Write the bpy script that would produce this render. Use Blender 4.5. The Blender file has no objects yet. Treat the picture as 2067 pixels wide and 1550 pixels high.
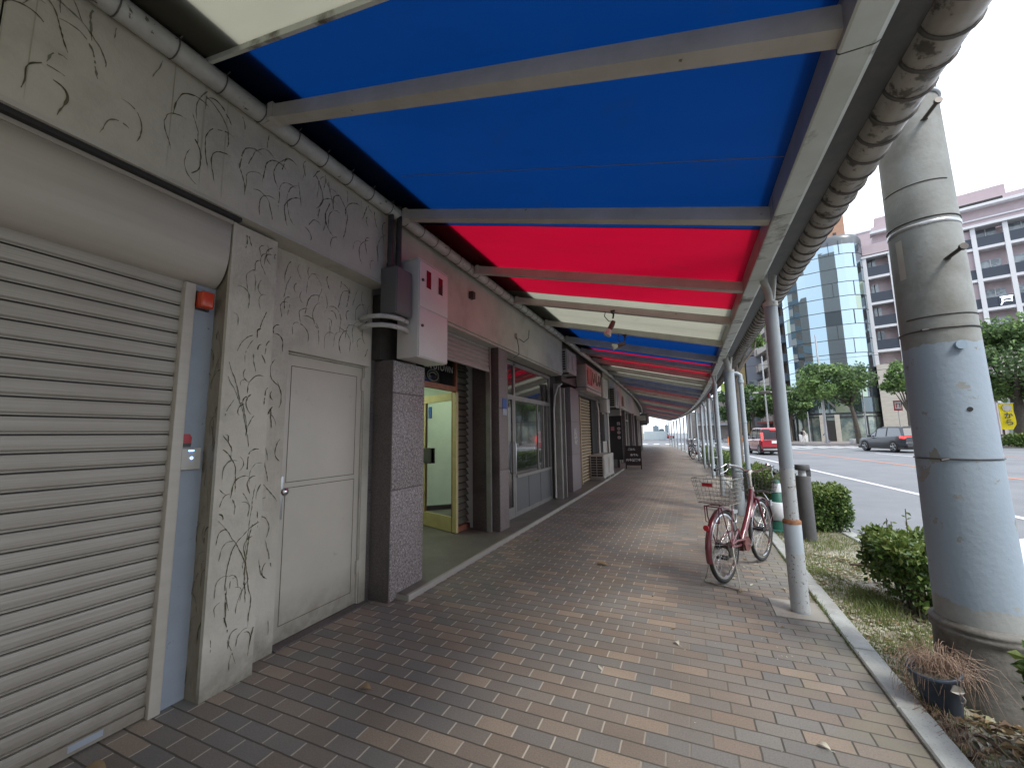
import bpy, bmesh, math, random
from mathutils import Vector, Matrix, Euler
random.seed(7)
R = math.radians
scn = bpy.context.scene
COL = scn.collection
# ------------------------------------------------------------------ camera
cam_d = bpy.data.cameras.new('camera'); cam = bpy.data.objects.new('camera', cam_d); COL.objects.link(cam)
def cam_matrix(yaw, pit, rol):
    c, s = math.cos, math.sin
    Ry = Matrix(((c(yaw),0,s(yaw)),(0,1,0),(-s(yaw),0,c(yaw))))
    Rx = Matrix(((1,0,0),(0,c(pit),-s(pit)),(0,s(pit),c(pit))))
    Rz = Matrix(((c(rol),-s(rol),0),(s(rol),c(rol),0),(0,0,1)))
    M = Rz @ Rx @ Ry
    w = lambda r: Vector((r[0], r[2], -r[1]))
    right, up, back = w(M[0]), -w(M[1]), -w(M[2])
    m = Matrix((right, up, back)).transposed().to_4x4()
    return m
mw = cam_matrix(.40940341, -.12598998, -.01567859); mw.translation = Vector((0, 0, 1.4))
cam.matrix_world = mw
cam_d.sensor_width = 36; cam_d.lens = .8146592*1000/2067*36
cam_d.clip_start = .05; cam_d.clip_end = 3000
scn.camera = cam
# ------------------------------------------------------------------ world, sun, exposure
SUN_EL, SUN_AZ = 48, 128       # azimuth clockwise from +Y
wd = bpy.data.worlds.new('World'); scn.world = wd; wd.use_nodes = True
nt = wd.node_tree; nt.nodes.clear()
out = nt.nodes.new('ShaderNodeOutputWorld'); bg = nt.nodes.new('ShaderNodeBackground'); sky = nt.nodes.new('ShaderNodeTexSky')
sky.sky_type = 'NISHITA'; sky.sun_disc = False; sky.sun_elevation = R(SUN_EL); sky.sun_rotation = R(SUN_AZ)
sky.air_density = 1.0; sky.dust_density = 2.5
tc = nt.nodes.new('ShaderNodeTexCoord'); nz = nt.nodes.new('ShaderNodeTexNoise'); nz.inputs['Scale'].default_value = 1.6; nz.inputs['Detail'].default_value = 5
rp = nt.nodes.new('ShaderNodeValToRGB'); rp.color_ramp.elements[0].position = .3; rp.color_ramp.elements[1].position = .62
rp.color_ramp.elements[0].color = (.45,.45,.45,1); rp.color_ramp.elements[1].color = (.9,.9,.9,1)
mx = nt.nodes.new('ShaderNodeMix'); mx.data_type = 'RGBA'; mx.inputs['B'].default_value = (6.8, 7.4, 8.2, 1)
nt.links.new(tc.outputs['Generated'], nz.inputs['Vector']); nt.links.new(nz.outputs['Fac'], rp.inputs[0])
nt.links.new(rp.outputs[0], mx.inputs['Factor']); nt.links.new(sky.outputs[0], mx.inputs['A'])
nt.links.new(mx.outputs['Result'], bg.inputs[0]); bg.inputs[1].default_value = .13
nt.links.new(bg.outputs[0], out.inputs[0])
sd = bpy.data.lights.new('sun', 'SUN'); sun = bpy.data.objects.new('sun', sd); COL.objects.link(sun)
sd.energy = 1.2; sd.angle = R(14); sd.color = (1, .95, .88)
dv = Vector((math.sin(R(SUN_AZ))*math.cos(R(SUN_EL)), math.cos(R(SUN_AZ))*math.cos(R(SUN_EL)), math.sin(R(SUN_EL))))
sun.rotation_euler = dv.to_track_quat('Z', 'Y').to_euler()
scn.view_settings.view_transform = 'Standard'; scn.view_settings.look = 'None'
scn.view_settings.exposure = 1.30; scn.view_settings.gamma = 1
scn.cycles.max_bounces = 8; scn.cycles.diffuse_bounces = 4; scn.cycles.transmission_bounces = 4; scn.cycles.transparent_max_bounces = 12
scn.cycles.use_denoising = True; scn.cycles.sample_clamp_indirect = 6
scn.cycles.caustics_reflective = False; scn.cycles.caustics_refractive = False
# ------------------------------------------------------------------ materials
def mat(name, c1, rough=.6, metal=0, c2=None, scale=6, contrast=(.35,.65), bump=0, bscale=40, stretch=(1,1,1), speck=None, speck_scale=180, speck_th=.62, trans=0, emis=None, estr=0, coat=0, spec=.5, c3=None, scale3=1.2, c3pos=(.5,.7), foot=None):
    m = bpy.data.materials.new(name); m.use_nodes = True
    t = m.node_tree; b = t.nodes['Principled BSDF']; o = t.nodes['Material Output']
    L = t.links.new
    b.inputs['Roughness'].default_value = rough; b.inputs['Metallic'].default_value = metal
    b.inputs['Specular IOR Level'].default_value = spec
    if coat: b.inputs['Coat Weight'].default_value = coat; b.inputs['Coat Roughness'].default_value = .08
    col = None
    b.inputs['Base Color'].default_value = (*c1, 1)
    tcn = t.nodes.new('ShaderNodeTexCoord'); mp = t.nodes.new('ShaderNodeMapping'); mp.inputs['Scale'].default_value = stretch
    L(tcn.outputs['Object'], mp.inputs[0])
    def noise(sc, det=6, vec=mp):
        n = t.nodes.new('ShaderNodeTexNoise'); n.inputs['Scale'].default_value = sc; n.inputs['Detail'].default_value = det; n.inputs['Roughness'].default_value = .62
        L(vec.outputs[0] if vec is mp else tcn.outputs['Object'], n.inputs['Vector']); return n
    def ramp(n, a, bb, ca, cb):
        r = t.nodes.new('ShaderNodeValToRGB'); r.color_ramp.elements[0].position = a; r.color_ramp.elements[1].position = bb
        r.color_ramp.elements[0].color = ca; r.color_ramp.elements[1].color = cb; L(n.outputs['Fac'], r.inputs[0]); return r
    def mixc(fac, A, B):
        x = t.nodes.new('ShaderNodeMix'); x.data_type = 'RGBA'; L(fac, x.inputs['Factor'])
        for k, v in (('A', A), ('B', B)):
            if isinstance(v, tuple): x.inputs[k].default_value = (*v, 1)
            else: L(v, x.inputs[k])
        return x.outputs['Result']
    if c2 is not None:
        r = ramp(noise(scale), contrast[0], contrast[1], (*c1,1), (*c2,1)); col = r.outputs[0]
    if c3 is not None:
        r = ramp(noise(scale3, 8, None), c3pos[0], c3pos[1], (0,0,0,1), (1,1,1,1)); col = mixc(r.outputs[0], col or c1, c3)
    if speck is not None:
        r = ramp(noise(speck_scale, 5, None), speck_th-.02, speck_th+.02, (0,0,0,1), (1,1,1,1)); col = mixc(r.outputs[0], col or c1, speck)
    if foot is not None:      # dirt splashed up from the ground
        sp = t.nodes.new('ShaderNodeSeparateXYZ'); L(tcn.outputs['Object'], sp.inputs[0])
        mr_ = t.nodes.new('ShaderNodeMapRange'); mr_.inputs['From Min'].default_value = foot[0]; mr_.inputs['From Max'].default_value = 0; L(sp.outputs['Z'], mr_.inputs['Value'])
        nn = noise(11, 8, None); mu = t.nodes.new('ShaderNodeMath'); mu.operation = 'MULTIPLY'; L(mr_.outputs[0], mu.inputs[0]); L(nn.outputs['Fac'], mu.inputs[1])
        m2 = t.nodes.new('ShaderNodeMath'); m2.operation = 'MULTIPLY'; m2.inputs[1].default_value = 1.5; m2.use_clamp = True; L(mu.outputs[0], m2.inputs[0]); col = mixc(m2.outputs[0], col or c1, foot[1])
    if col is not None: L(col, b.inputs['Base Color'])
    if bump:
        bn = t.nodes.new('ShaderNodeBump'); bn.inputs['Strength'].default_value = bump; bn.inputs['Distance'].default_value = .01
        L(noise(bscale, 5).outputs['Fac'], bn.inputs['Height']); L(bn.outputs[0], b.inputs['Normal'])
    if emis is not None: b.inputs['Emission Color'].default_value = (*emis,1); b.inputs['Emission Strength'].default_value = estr
    if trans:
        tr = t.nodes.new('ShaderNodeBsdfTranslucent'); ms = t.nodes.new('ShaderNodeMixShader'); ms.inputs[0].default_value = trans
        if col is not None: L(col, tr.inputs[0])
        else: tr.inputs[0].default_value = (*c1,1)
        L(b.outputs[0], ms.inputs[1]); L(tr.outputs[0], ms.inputs[2]); L(ms.outputs[0], o.inputs[0])
    return m
def glass(name, tint=(.8,.9,.88), alpha=.75, rough=.03):
    m = bpy.data.materials.new(name); m.use_nodes = True; t = m.node_tree; t.nodes.clear()
    o = t.nodes.new('ShaderNodeOutputMaterial'); tr = t.nodes.new('ShaderNodeBsdfTransparent'); gl = t.nodes.new('ShaderNodeBsdfGlossy')
    fr = t.nodes.new('ShaderNodeFresnel'); fr.inputs[0].default_value = 1.5; mm = t.nodes.new('ShaderNodeMixShader')
    tr.inputs[0].default_value = tuple(x*alpha for x in tint)+(1,); gl.inputs[1].default_value = rough
    t.links.new(fr.outputs[0], mm.inputs[0]); t.links.new(tr.outputs[0], mm.inputs[1]); t.links.new(gl.outputs[0], mm.inputs[2]); t.links.new(mm.outputs[0], o.inputs[0])
    return m
M = {}
M['plaster'] = mat('plaster_cream', (.54,.505,.425), .75, c2=(.46,.43,.355), scale=2.2, bump=.35, bscale=26, c3=(.33,.31,.255), scale3=1.1, c3pos=(.50,.78), foot=(.28,(.16,.145,.11)))
M['plaster2'] = mat('plaster_grey_cream', (.52,.49,.43), .8, c2=(.44,.415,.36), scale=2.5, bump=.15, bscale=60, c3=(.30,.28,.23), scale3=1.4, c3pos=(.55,.8))
M['groove'] = mat('groove_dark', (.06,.056,.03), .95, c2=(.17,.15,.09), scale=9)  # flat dark olive colour of the carved wall and door panel lines
M['groove_s'] = mat('groove_shallow', (.15,.142,.10), .95, c2=(.22,.21,.16), scale=9)
M['streak'] = mat('water_stain', (.36,.335,.25), .9, c2=(.43,.405,.33), scale=10, stretch=(1,1,.2))
M['cream'] = mat('cream_painted_metal', (.46,.42,.36), .42, c2=(.41,.375,.32), scale=3, stretch=(1,.3,8), contrast=(.3,.7), bump=.04, bscale=9)
M['slat'] = mat('shutter_slat_metal', (.39,.36,.31), .5, c2=(.28,.255,.215), scale=4, stretch=(1,.35,40), contrast=(.3,.7), c3=(.27,.24,.20), scale3=1.7, c3pos=(.45,.85), foot=(.5,(.18,.155,.12)), bump=.05, bscale=5)
M['slot'] = mat('slat_gap_dark', (.05,.045,.04), .8)
M['bluegrey'] = mat('blue_grey_panel', (.30,.335,.385), .5, c2=(.26,.29,.33), scale=3, speck=(.14,.15,.16), speck_scale=35, speck_th=.70)
M['door'] = mat('door_paint', (.52,.485,.41), .42, c2=(.45,.42,.355), scale=2, contrast=(.3,.8), bump=.05, bscale=6, c3=(.29,.27,.225), scale3=5, c3pos=(.62,.75), foot=(.35,(.19,.17,.13)), speck=(.20,.17,.13), speck_scale=26, speck_th=.745)
M['granite'] = mat('speckled_granite', (.265,.23,.225), .45, c2=(.12,.10,.10), scale=48, contrast=(.45,.58), speck=(.52,.49,.46), speck_scale=75, speck_th=.60, c3=(.16,.135,.13), scale3=1.5, c3pos=(.48,.75))
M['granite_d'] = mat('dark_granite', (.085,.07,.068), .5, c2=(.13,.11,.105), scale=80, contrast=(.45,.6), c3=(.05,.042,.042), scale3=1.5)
M['granite_r'] = mat('reddish_granite', (.20,.165,.155), .5, c2=(.13,.105,.10), scale=80, contrast=(.42,.6), speck=(.30,.26,.25), speck_scale=140, speck_th=.62)
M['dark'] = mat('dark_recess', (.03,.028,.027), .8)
M['darkmetal'] = mat('dark_metal', (.05,.048,.047), .45, .3, c2=(.08,.07,.06), scale=8)
M['pipe'] = mat('grey_painted_pipe', (.50,.50,.47), .5, c2=(.38,.375,.34), scale=7, speck=(.12,.105,.08), speck_scale=16, speck_th=.66, bump=.1, bscale=30)
M['beam'] = mat('beam_paint', (.50,.475,.43), .55, c2=(.41,.385,.335), scale=4, speck=(.13,.10,.07), speck_scale=14, speck_th=.70)
M['edge1'] = mat('edge_beam_mauve', (.36,.335,.33), .5, c2=(.27,.25,.24), scale=3, c3=(.14,.11,.09), scale3=4, c3pos=(.58,.75))
M['edge2'] = mat('edge_beam_grey_green', (.60,.63,.59), .45, c2=(.50,.52,.47), scale=3, c3=(.11,.095,.07), scale3=4.5, c3pos=(.53,.66))
M['duct'] = mat('weathered_gutter', (.42,.39,.355), .42, .15, c2=(.30,.27,.235), scale=6, c3=(.10,.09,.075), scale3=13, c3pos=(.53,.60))
M['ring'] = mat('gutter_band', (.10,.09,.08), .5, .2)
M['post'] = mat('post_grey_blue_paint', (.34,.395,.44), .42, c2=(.30,.345,.38), scale=2, speck=(.09,.06,.05), speck_scale=40, speck_th=.715, bump=.06, bscale=40)
M['post_flaked'] = mat('post_flaking_paint', (.43,.46,.48), .5, c2=(.40,.42,.43), scale=4, speck=(.10,.065,.05), speck_scale=48, speck_th=.63, c3=(.33,.29,.26), scale3=9, c3pos=(.60,.66), bump=.25, bscale=60)
M['rust'] = mat('rust', (.22,.09,.035), .85, c2=(.33,.17,.09), scale=30, bump=.3)
M['concrete'] = mat('pole_concrete', (.31,.315,.30), .8, c2=(.235,.23,.20), scale=3, c3=(.15,.135,.095), scale3=2.6, c3pos=(.45,.70), bump=.3, bscale=30)
M['conc_base'] = mat('pole_base_concrete', (.20,.195,.18), .9, c2=(.13,.127,.115), scale=5, c3=(.075,.07,.058), scale3=5, c3pos=(.5,.7), bump=.5, bscale=26)
M['polepaint'] = mat('pole_blue_grey_paint', (.29,.385,.475), .5, c2=(.265,.355,.44), scale=2, c3=(.34,.345,.30), scale3=5.5, c3pos=(.625,.66), speck=(.13,.14,.15), speck_scale=24, speck_th=.735, bump=.06, bscale=40)
def pole_paint():
    m = mat('pole_paint_over_concrete', (.31,.33,.325), .75, c2=(.235,.25,.24), scale=3, c3=(.165,.165,.145), scale3=2.6, c3pos=(.45,.70), bump=.25, bscale=30)
    t = m.node_tree; b = t.nodes['Principled BSDF']; L = t.links.new; old = b.inputs['Base Color'].links[0].from_socket
    tcn = t.nodes.new('ShaderNodeTexCoord'); sp = t.nodes.new('ShaderNodeSeparateXYZ'); L(tcn.outputs['Object'], sp.inputs[0])
    def nz(s, d=8): n = t.nodes.new('ShaderNodeTexNoise'); n.inputs['Scale'].default_value = s; n.inputs['Detail'].default_value = d; n.inputs['Roughness'].default_value = .65; L(tcn.outputs['Object'], n.inputs['Vector']); return n
    def mth(op, a, bb, cl=False):
        x = t.nodes.new('ShaderNodeMath'); x.operation = op; x.use_clamp = cl
        for i, v in enumerate((a, bb)):
            if isinstance(v, (int, float)): x.inputs[i].default_value = v
            else: L(v, x.inputs[i])
        return x.outputs[0]
    edge = mth('ADD', sp.outputs['Z'], mth('MULTIPLY', nz(5).outputs['Fac'], .13))
    paint = mth('LESS_THAN', edge, 1.935)
    chip = mth('LESS_THAN', mth('ADD', nz(6.5,9).outputs['Fac'], mth('MULTIPLY', mth('ABSOLUTE', mth('SUBTRACT', sp.outputs['Z'], 1.45), 0), -.06)), .585)
    low = mth('GREATER_THAN', mth('ADD', sp.outputs['Z'], mth('MULTIPLY', nz(8).outputs['Fac'], -.16)), .40)
    patch = mth('MULTIPLY', mth('GREATER_THAN', nz(4.2,7).outputs['Fac'], .60), mth('LESS_THAN', mth('ABSOLUTE', mth('SUBTRACT', sp.outputs['Z'], 2.12), 0), .11))
    fac = mth('MAXIMUM', mth('MULTIPLY', mth('MULTIPLY', paint, chip), low), mth('MULTIPLY', patch, .7))
    x = t.nodes.new('ShaderNodeMix'); x.data_type = 'RGBA'; L(fac, x.inputs['Factor']); L(old, x.inputs['A'])
    r = t.nodes.new('ShaderNodeValToRGB'); r.color_ramp.elements[0].position = .3; r.color_ramp.elements[1].position = .7; r.color_ramp.elements[0].color = (.25,.31,.37,1); r.color_ramp.elements[1].color = (.285,.35,.415,1); L(nz(1.6).outputs['Fac'], r.inputs[0])
    sk = mth('GREATER_THAN', nz(26, 3).outputs['Fac'], .735); y = t.nodes.new('ShaderNodeMix'); y.data_type = 'RGBA'; L(sk, y.inputs['Factor']); L(r.outputs[0], y.inputs['A']); y.inputs['B'].default_value = (.12,.12,.12,1)
    L(y.outputs['Result'], x.inputs['B']); L(x.outputs['Result'], b.inputs['Base Color'])
    return m
M['poleshaft'] = pole_paint()
M['steel'] = mat('galvanised_steel', (.45,.46,.47), .35, .8)
M['chrome'] = mat('chrome', (.7,.71,.72), .18, 1)
M['black'] = mat('black_plastic', (.02,.02,.021), .45)
M['rubber'] = mat('tyre_rubber', (.018,.018,.018), .8)
M['white'] = mat('white_paint', (.75,.75,.73), .5)
M['offwhite'] = mat('off_white_plastic', (.36,.345,.31), .45, c2=(.46,.44,.40), scale=3)
M['meter'] = mat('meter_box_paint', (.62,.585,.555), .4, c2=(.56,.53,.50), scale=3, contrast=(.3,.8))
M['greybox'] = mat('grey_box_paint', (.12,.12,.118), .55, 0, c2=(.12,.12,.118), scale=4)
M['asphalt'] = mat('asphalt', (.185,.196,.212), .8, c2=(.150,.159,.172), scale=1.2, speck=(.22,.225,.23), speck_scale=160, speck_th=.63, bump=.3, bscale=150, c3=(.215,.224,.236), scale3=.35, c3pos=(.4,.7))
M['roadwhite'] = mat('road_paint_white', (.74,.75,.76), .6, c2=(.60,.61,.62), scale=8)
M['roadorange'] = mat('road_paint_orange', (.75,.24,.10), .6, c2=(.62,.25,.14), scale=9)
M['kerb'] = mat('kerb_concrete', (.40,.425,.405), .8, c2=(.30,.31,.295), scale=5, speck=(.20,.20,.18), speck_scale=120, speck_th=.63, bump=.2, bscale=80, c3=(.25,.26,.22), scale3=2.4, c3pos=(.55,.75))
M['ledge'] = mat('terrazzo_ledge', (.145,.135,.115), .55, c2=(.105,.097,.083), scale=3, speck=(.25,.24,.22), speck_scale=120, speck_th=.63, c3=(.10,.09,.075), scale3=2, c3pos=(.5,.75))
M['ledge_edge'] = mat('ledge_nosing', (.30,.285,.25), .7, c2=(.28,.265,.23), scale=7)
M['soil'] = mat('planting_soil', (.24,.22,.17), .95, c2=(.16,.14,.10), scale=7, c3=(.38,.365,.31), scale3=2.2, c3pos=(.42,.66), speck=(.38,.36,.30), speck_scale=60, speck_th=.62, bump=.7, bscale=50)
M['leafdry'] = mat('dry_leaf', (.36,.27,.15), .7, c2=(.24,.16,.08), scale=5, trans=.25)
M['leafpale'] = mat('bleached_leaf', (.56,.55,.46), .7, c2=(.42,.41,.30), scale=5, trans=.2)
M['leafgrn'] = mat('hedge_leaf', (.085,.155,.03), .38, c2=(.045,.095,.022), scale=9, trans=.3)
M['leafyel'] = mat('hedge_leaf_yellow', (.19,.25,.06), .4, c2=(.12,.18,.045), scale=9, trans=.35)
M['treeleaf'] = mat('tree_leaf', (.115,.185,.07), .5, c2=(.07,.125,.05), scale=.9, trans=.3)
M['treeleaf2'] = mat('tree_leaf_light', (.23,.35,.11), .5, c2=(.16,.27,.085), scale=.9, trans=.3)
M['grass'] = mat('grass_blade', (.13,.19,.05), .6, c2=(.20,.22,.09), scale=4, trans=.3)
M['straw'] = mat('dead_stalks', (.38,.28,.21), .8, c2=(.22,.15,.11), scale=9)
M['bark'] = mat('bark', (.13,.115,.095), .9, c2=(.085,.072,.06), scale=8, bump=.6, bscale=20)
M['branch'] = mat('hedge_branch', (.075,.055,.04), .9)
M['pot'] = mat('dark_blue_pot', (.035,.05,.075), .5, c2=(.05,.065,.09), scale=6)
M['winglass'] = mat('shop_window_glass', (.012,.013,.014), .03, spec=.9, coat=1)
M['alu'] = mat('aluminium_frame', (.33,.32,.30), .4, .5, c2=(.27,.26,.24), scale=5)
M['yellowdoor'] = mat('yellow_door_paint', (.50,.42,.20), .5, c2=(.42,.33,.15), scale=4, speck=(.16,.08,.04), speck_scale=28, speck_th=.68)
M['orangewood'] = mat('orange_brown_frame', (.36,.15,.085), .6, c2=(.25,.10,.06), scale=8)
M['louvre'] = mat('grey_green_louvre', (.17,.175,.135), .5, c2=(.13,.13,.10), scale=4)
M['innerwall'] = mat('inner_wall_pale_green', (.60,.66,.54), .7, c2=(.53,.60,.48), scale=3)
M['lampin'] = mat('ceiling_lamp_glow', (.9,.95,.85), .5, emis=(.85,1,.8), estr=7)
M['glassclear'] = glass('clear_door_glass')
M['goldslat'] = mat('gold_shutter', (.46,.385,.26), .45, c2=(.38,.31,.20), scale=6, stretch=(1,1,10))
M['greyshutter'] = mat('half_shutter_grey', (.34,.315,.29), .5, c2=(.27,.245,.22), scale=5, stretch=(1,1,10))
M['redplastic'] = mat('red_plastic', (.42,.02,.03), .3)
M['orange'] = mat('orange_lamp_lens', (.50,.05,.012), .25)
M['blueled'] = mat('blue_led', (.1,.3,1), .4, emis=(.12,.35,1), estr=5)
M['maroon'] = mat('maroon_bicycle_paint', (.135,.024,.036), .3, c2=(.105,.018,.028), scale=8, coat=.6)
M['wire'] = mat('basket_wire', (.42,.41,.38), .4, .6, c2=(.30,.27,.22), scale=20)
M['brownwrap'] = mat('mauve_chain_case', (.15,.055,.055), .4)
M['bollard'] = mat('bollard_dark_grey', (.060,.062,.065), .55, c2=(.075,.077,.08), scale=8)
M['conegreen'] = mat('cone_green', (.02,.13,.095), .5, c2=(.016,.10,.075), scale=8)
M['conewhite'] = mat('cone_white_sleeve', (.60,.64,.68), .5, c2=(.52,.56,.60), scale=6)
def flag(name, c, t): 
    return mat(name, c, .42, trans=t, c2=tuple(x*.80 for x in c), scale=1.1, contrast=(.3,.75), stretch=(.5,1.6,1), c3=tuple(x*.62+.004 for x in c), scale3=3.2, c3pos=(.60,.86), bump=.12, bscale=5, spec=.35)
M['blue'] = flag('awning_blue', (.0009,.0185,.091), .78)
M['red'] = flag('awning_red', (.27,.002,.016), .78)
M['whitecloth'] = flag('awning_white', (.245,.243,.19), .72)
M['flash'] = mat('flashing_sheet', (.12,.12,.12), .6)
M['innerlight'] = M['innerwall']
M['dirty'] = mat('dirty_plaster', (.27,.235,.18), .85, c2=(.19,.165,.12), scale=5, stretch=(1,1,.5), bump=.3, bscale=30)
# paver
def paver():
    m = bpy.data.materials.new('brick_paving'); m.use_nodes = True; t = m.node_tree; b = t.nodes['Principled BSDF']; L = t.links.new
    tcn = t.nodes.new('ShaderNodeTexCoord'); mp = t.nodes.new('ShaderNodeMapping'); mp.inputs['Location'].default_value = (-.011, .006, 0); L(tcn.outputs['Object'], mp.inputs[0])
    nw = t.nodes.new('ShaderNodeTexNoise'); nw.inputs['Scale'].default_value = 14; nw.inputs['Detail'].default_value = 2; L(mp.outputs[0], nw.inputs['Vector'])
    va = t.nodes.new('ShaderNodeVectorMath'); va.operation = 'SCALE'; va.inputs['Scale'].default_value = .005; L(nw.outputs['Color'], va.inputs[0])
    vb = t.nodes.new('ShaderNodeVectorMath'); vb.operation = 'ADD'; L(mp.outputs[0], vb.inputs[0]); L(va.outputs[0], vb.inputs[1])
    def brick(c1, c2, mo, ms=.0050):
        k = t.nodes.new('ShaderNodeTexBrick'); k.inputs['Scale'].default_value = 1; k.inputs['Brick Width'].default_value = .192; k.inputs['Row Height'].default_value = .095
        k.inputs['Mortar Size'].default_value = ms; k.inputs['Mortar Smooth'].default_value = .3; k.offset = .5; k.inputs['Bias'].default_value = 0
        k.inputs['Color1'].default_value = c1; k.inputs['Color2'].default_value = c2; k.inputs['Mortar'].default_value = mo
        L(vb.outputs[0], k.inputs['Vector']); return k
    k = brick((0,0,0,1), (1,1,1,1), (.5,.5,.5,1))
    r = t.nodes.new('ShaderNodeValToRGB'); r.color_ramp.interpolation = 'LINEAR'; e = r.color_ramp.elements
    cols = [(0,(.158,.155,.147)),(.18,(.168,.160,.150)),(.34,(.185,.155,.128)),(.48,(.170,.165,.154)),(.62,(.205,.163,.130)),(.78,(.182,.176,.163)),(.90,(.235,.190,.150)),(1,(.275,.226,.180))]
    e[0].position = 0; e[0].color = (*cols[0][1],1); e[1].position = 1; e[1].color = (*cols[-1][1],1)
    for p, c in cols[1:-1]: x = e.new(p); x.color = (*c,1)
    L(k.outputs['Color'], r.inputs[0])
    n2 = t.nodes.new('ShaderNodeTexNoise'); n2.inputs['Scale'].default_value = 1.1; n2.inputs['Detail'].default_value = 8; L(tcn.outputs['Object'], n2.inputs['Vector'])
    r2 = t.nodes.new('ShaderNodeValToRGB'); r2.color_ramp.elements[0].position = .3; r2.color_ramp.elements[1].position = .7; r2.color_ramp.elements[0].color = (.82,.82,.81,1); r2.color_ramp.elements[1].color = (1.25,1.25,1.23,1); L(n2.outputs['Fac'], r2.inputs[0])
    mm = t.nodes.new('ShaderNodeMix'); mm.data_type = 'RGBA'; mm.blend_type = 'MULTIPLY'; mm.inputs['Factor'].default_value = 1; L(r.outputs[0], mm.inputs['A']); L(r2.outputs[0], mm.inputs['B'])
    # fine grain
    n3 = t.nodes.new('ShaderNodeTexNoise'); n3.inputs['Scale'].default_value = 130; n3.inputs['Detail'].default_value = 3; L(tcn.outputs['Object'], n3.inputs['Vector'])
    r3 = t.nodes.new('ShaderNodeValToRGB'); r3.color_ramp.elements[0].position = .3; r3.color_ramp.elements[1].position = .7; r3.color_ramp.elements[0].color = (.84,.84,.84,1); r3.color_ramp.elements[1].color = (1.14,1.14,1.14,1); L(n3.outputs['Fac'], r3.inputs[0])
    m3 = t.nodes.new('ShaderNodeMix'); m3.data_type = 'RGBA'; m3.blend_type = 'MULTIPLY'; m3.inputs['Factor'].default_value = 1; L(mm.outputs['Result'], m3.inputs['A']); L(r3.outputs[0], m3.inputs['B'])
    # moss and sand near the kerb (x > .35) and mortar
    sx = t.nodes.new('ShaderNodeSeparateXYZ'); L(tcn.outputs['Object'], sx.inputs[0])
    mr = t.nodes.new('ShaderNodeMapRange'); mr.inputs['From Min'].default_value = .25; mr.inputs['From Max'].default_value = .9; mr.inputs['To Min'].default_value = 0; mr.inputs['To Max'].default_value = .42; L(sx.outputs['X'], mr.inputs['Value'])
    n4 = t.nodes.new('ShaderNodeTexNoise'); n4.inputs['Scale'].default_value = 5; n4.inputs['Detail'].default_value = 8; L(tcn.outputs['Object'], n4.inputs['Vector'])
    ad = t.nodes.new('ShaderNodeMath'); ad.operation = 'ADD'; L(mr.outputs[0], ad.inputs[0]); L(n4.outputs['Fac'], ad.inputs[1])
    r4 = t.nodes.new('ShaderNodeValToRGB'); r4.color_ramp.elements[0].position = .70; r4.color_ramp.elements[1].position = 1.0; r4.color_ramp.elements[0].color = (0,0,0,1); r4.color_ramp.elements[1].color = (.75,.75,.75,1); L(ad.outputs[0], r4.inputs[0])
    m4 = t.nodes.new('ShaderNodeMix'); m4.data_type = 'RGBA'; L(r4.outputs[0], m4.inputs['Factor']); L(m3.outputs['Result'], m4.inputs['A']); m4.inputs['B'].default_value = (.20,.185,.13,1)
    # mortar: pale sandy on the wall side, dark on the kerb side
    mc = t.nodes.new('ShaderNodeMix'); mc.data_type = 'RGBA'; mr2 = t.nodes.new('ShaderNodeMapRange'); mr2.inputs['From Min'].default_value = -.7; mr2.inputs['From Max'].default_value = .25; L(sx.outputs['X'], mr2.inputs['Value'])
    L(mr2.outputs[0], mc.inputs['Factor']); mc.inputs['A'].default_value = (.44,.40,.335,1); mc.inputs['B'].default_value = (.065,.060,.050,1)
    # joints that run up the street are sandy and pale, the cross joints stay dark
    sv = t.nodes.new('ShaderNodeSeparateXYZ'); L(vb.outputs[0], sv.inputs[0])
    def mt(op, a, v): 
        q = t.nodes.new('ShaderNodeMath'); q.operation = op; L(a, q.inputs[0]); q.inputs[1].default_value = v; return q.outputs[0]
    rowj = mt('GREATER_THAN', mt('ABSOLUTE', mt('SUBTRACT', mt('FRACT', mt('DIVIDE', sv.outputs['Y'], .095), 0), .5), 0), .5-.0062/.095)
    mj = t.nodes.new('ShaderNodeMix'); mj.data_type = 'RGBA'; L(rowj, mj.inputs['Factor']); L(mc.outputs['Result'], mj.inputs['A']); mj.inputs['B'].default_value = (.085,.077,.063,1)
    m5 = t.nodes.new('ShaderNodeMix'); m5.data_type = 'RGBA'; L(k.outputs['Fac'], m5.inputs['Factor']); L(m4.outputs['Result'], m5.inputs['A']); L(mj.outputs['Result'], m5.inputs['B'])
    L(m5.outputs['Result'], b.inputs['Base Color']); b.inputs['Roughness'].default_value = .60; b.inputs['Specular IOR Level'].default_value = .4
    inv = t.nodes.new('ShaderNodeMath'); inv.operation = 'MULTIPLY_ADD'; inv.inputs[1].default_value = -1; inv.inputs[2].default_value = 1; L(k.outputs['Fac'], inv.inputs[0])
    h2 = t.nodes.new('ShaderNodeMath'); h2.operation = 'MULTIPLY_ADD'; h2.inputs[1].default_value = .22; L(n3.outputs['Fac'], h2.inputs[0]); L(inv.outputs[0], h2.inputs[2])
    h3 = t.nodes.new('ShaderNodeMath'); h3.operation = 'MULTIPLY_ADD'; h3.inputs[1].default_value = .5; L(k.outputs['Color'], h3.inputs[0]); L(h2.outputs[0], h3.inputs[2])
    bn = t.nodes.new('ShaderNodeBump'); bn.inputs['Strength'].default_value = .55; bn.inputs['Distance'].default_value = .004; L(h3.outputs[0], bn.inputs['Height']); L(bn.outputs[0], b.inputs['Normal'])
    return m
M['paver'] = paver()
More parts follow.
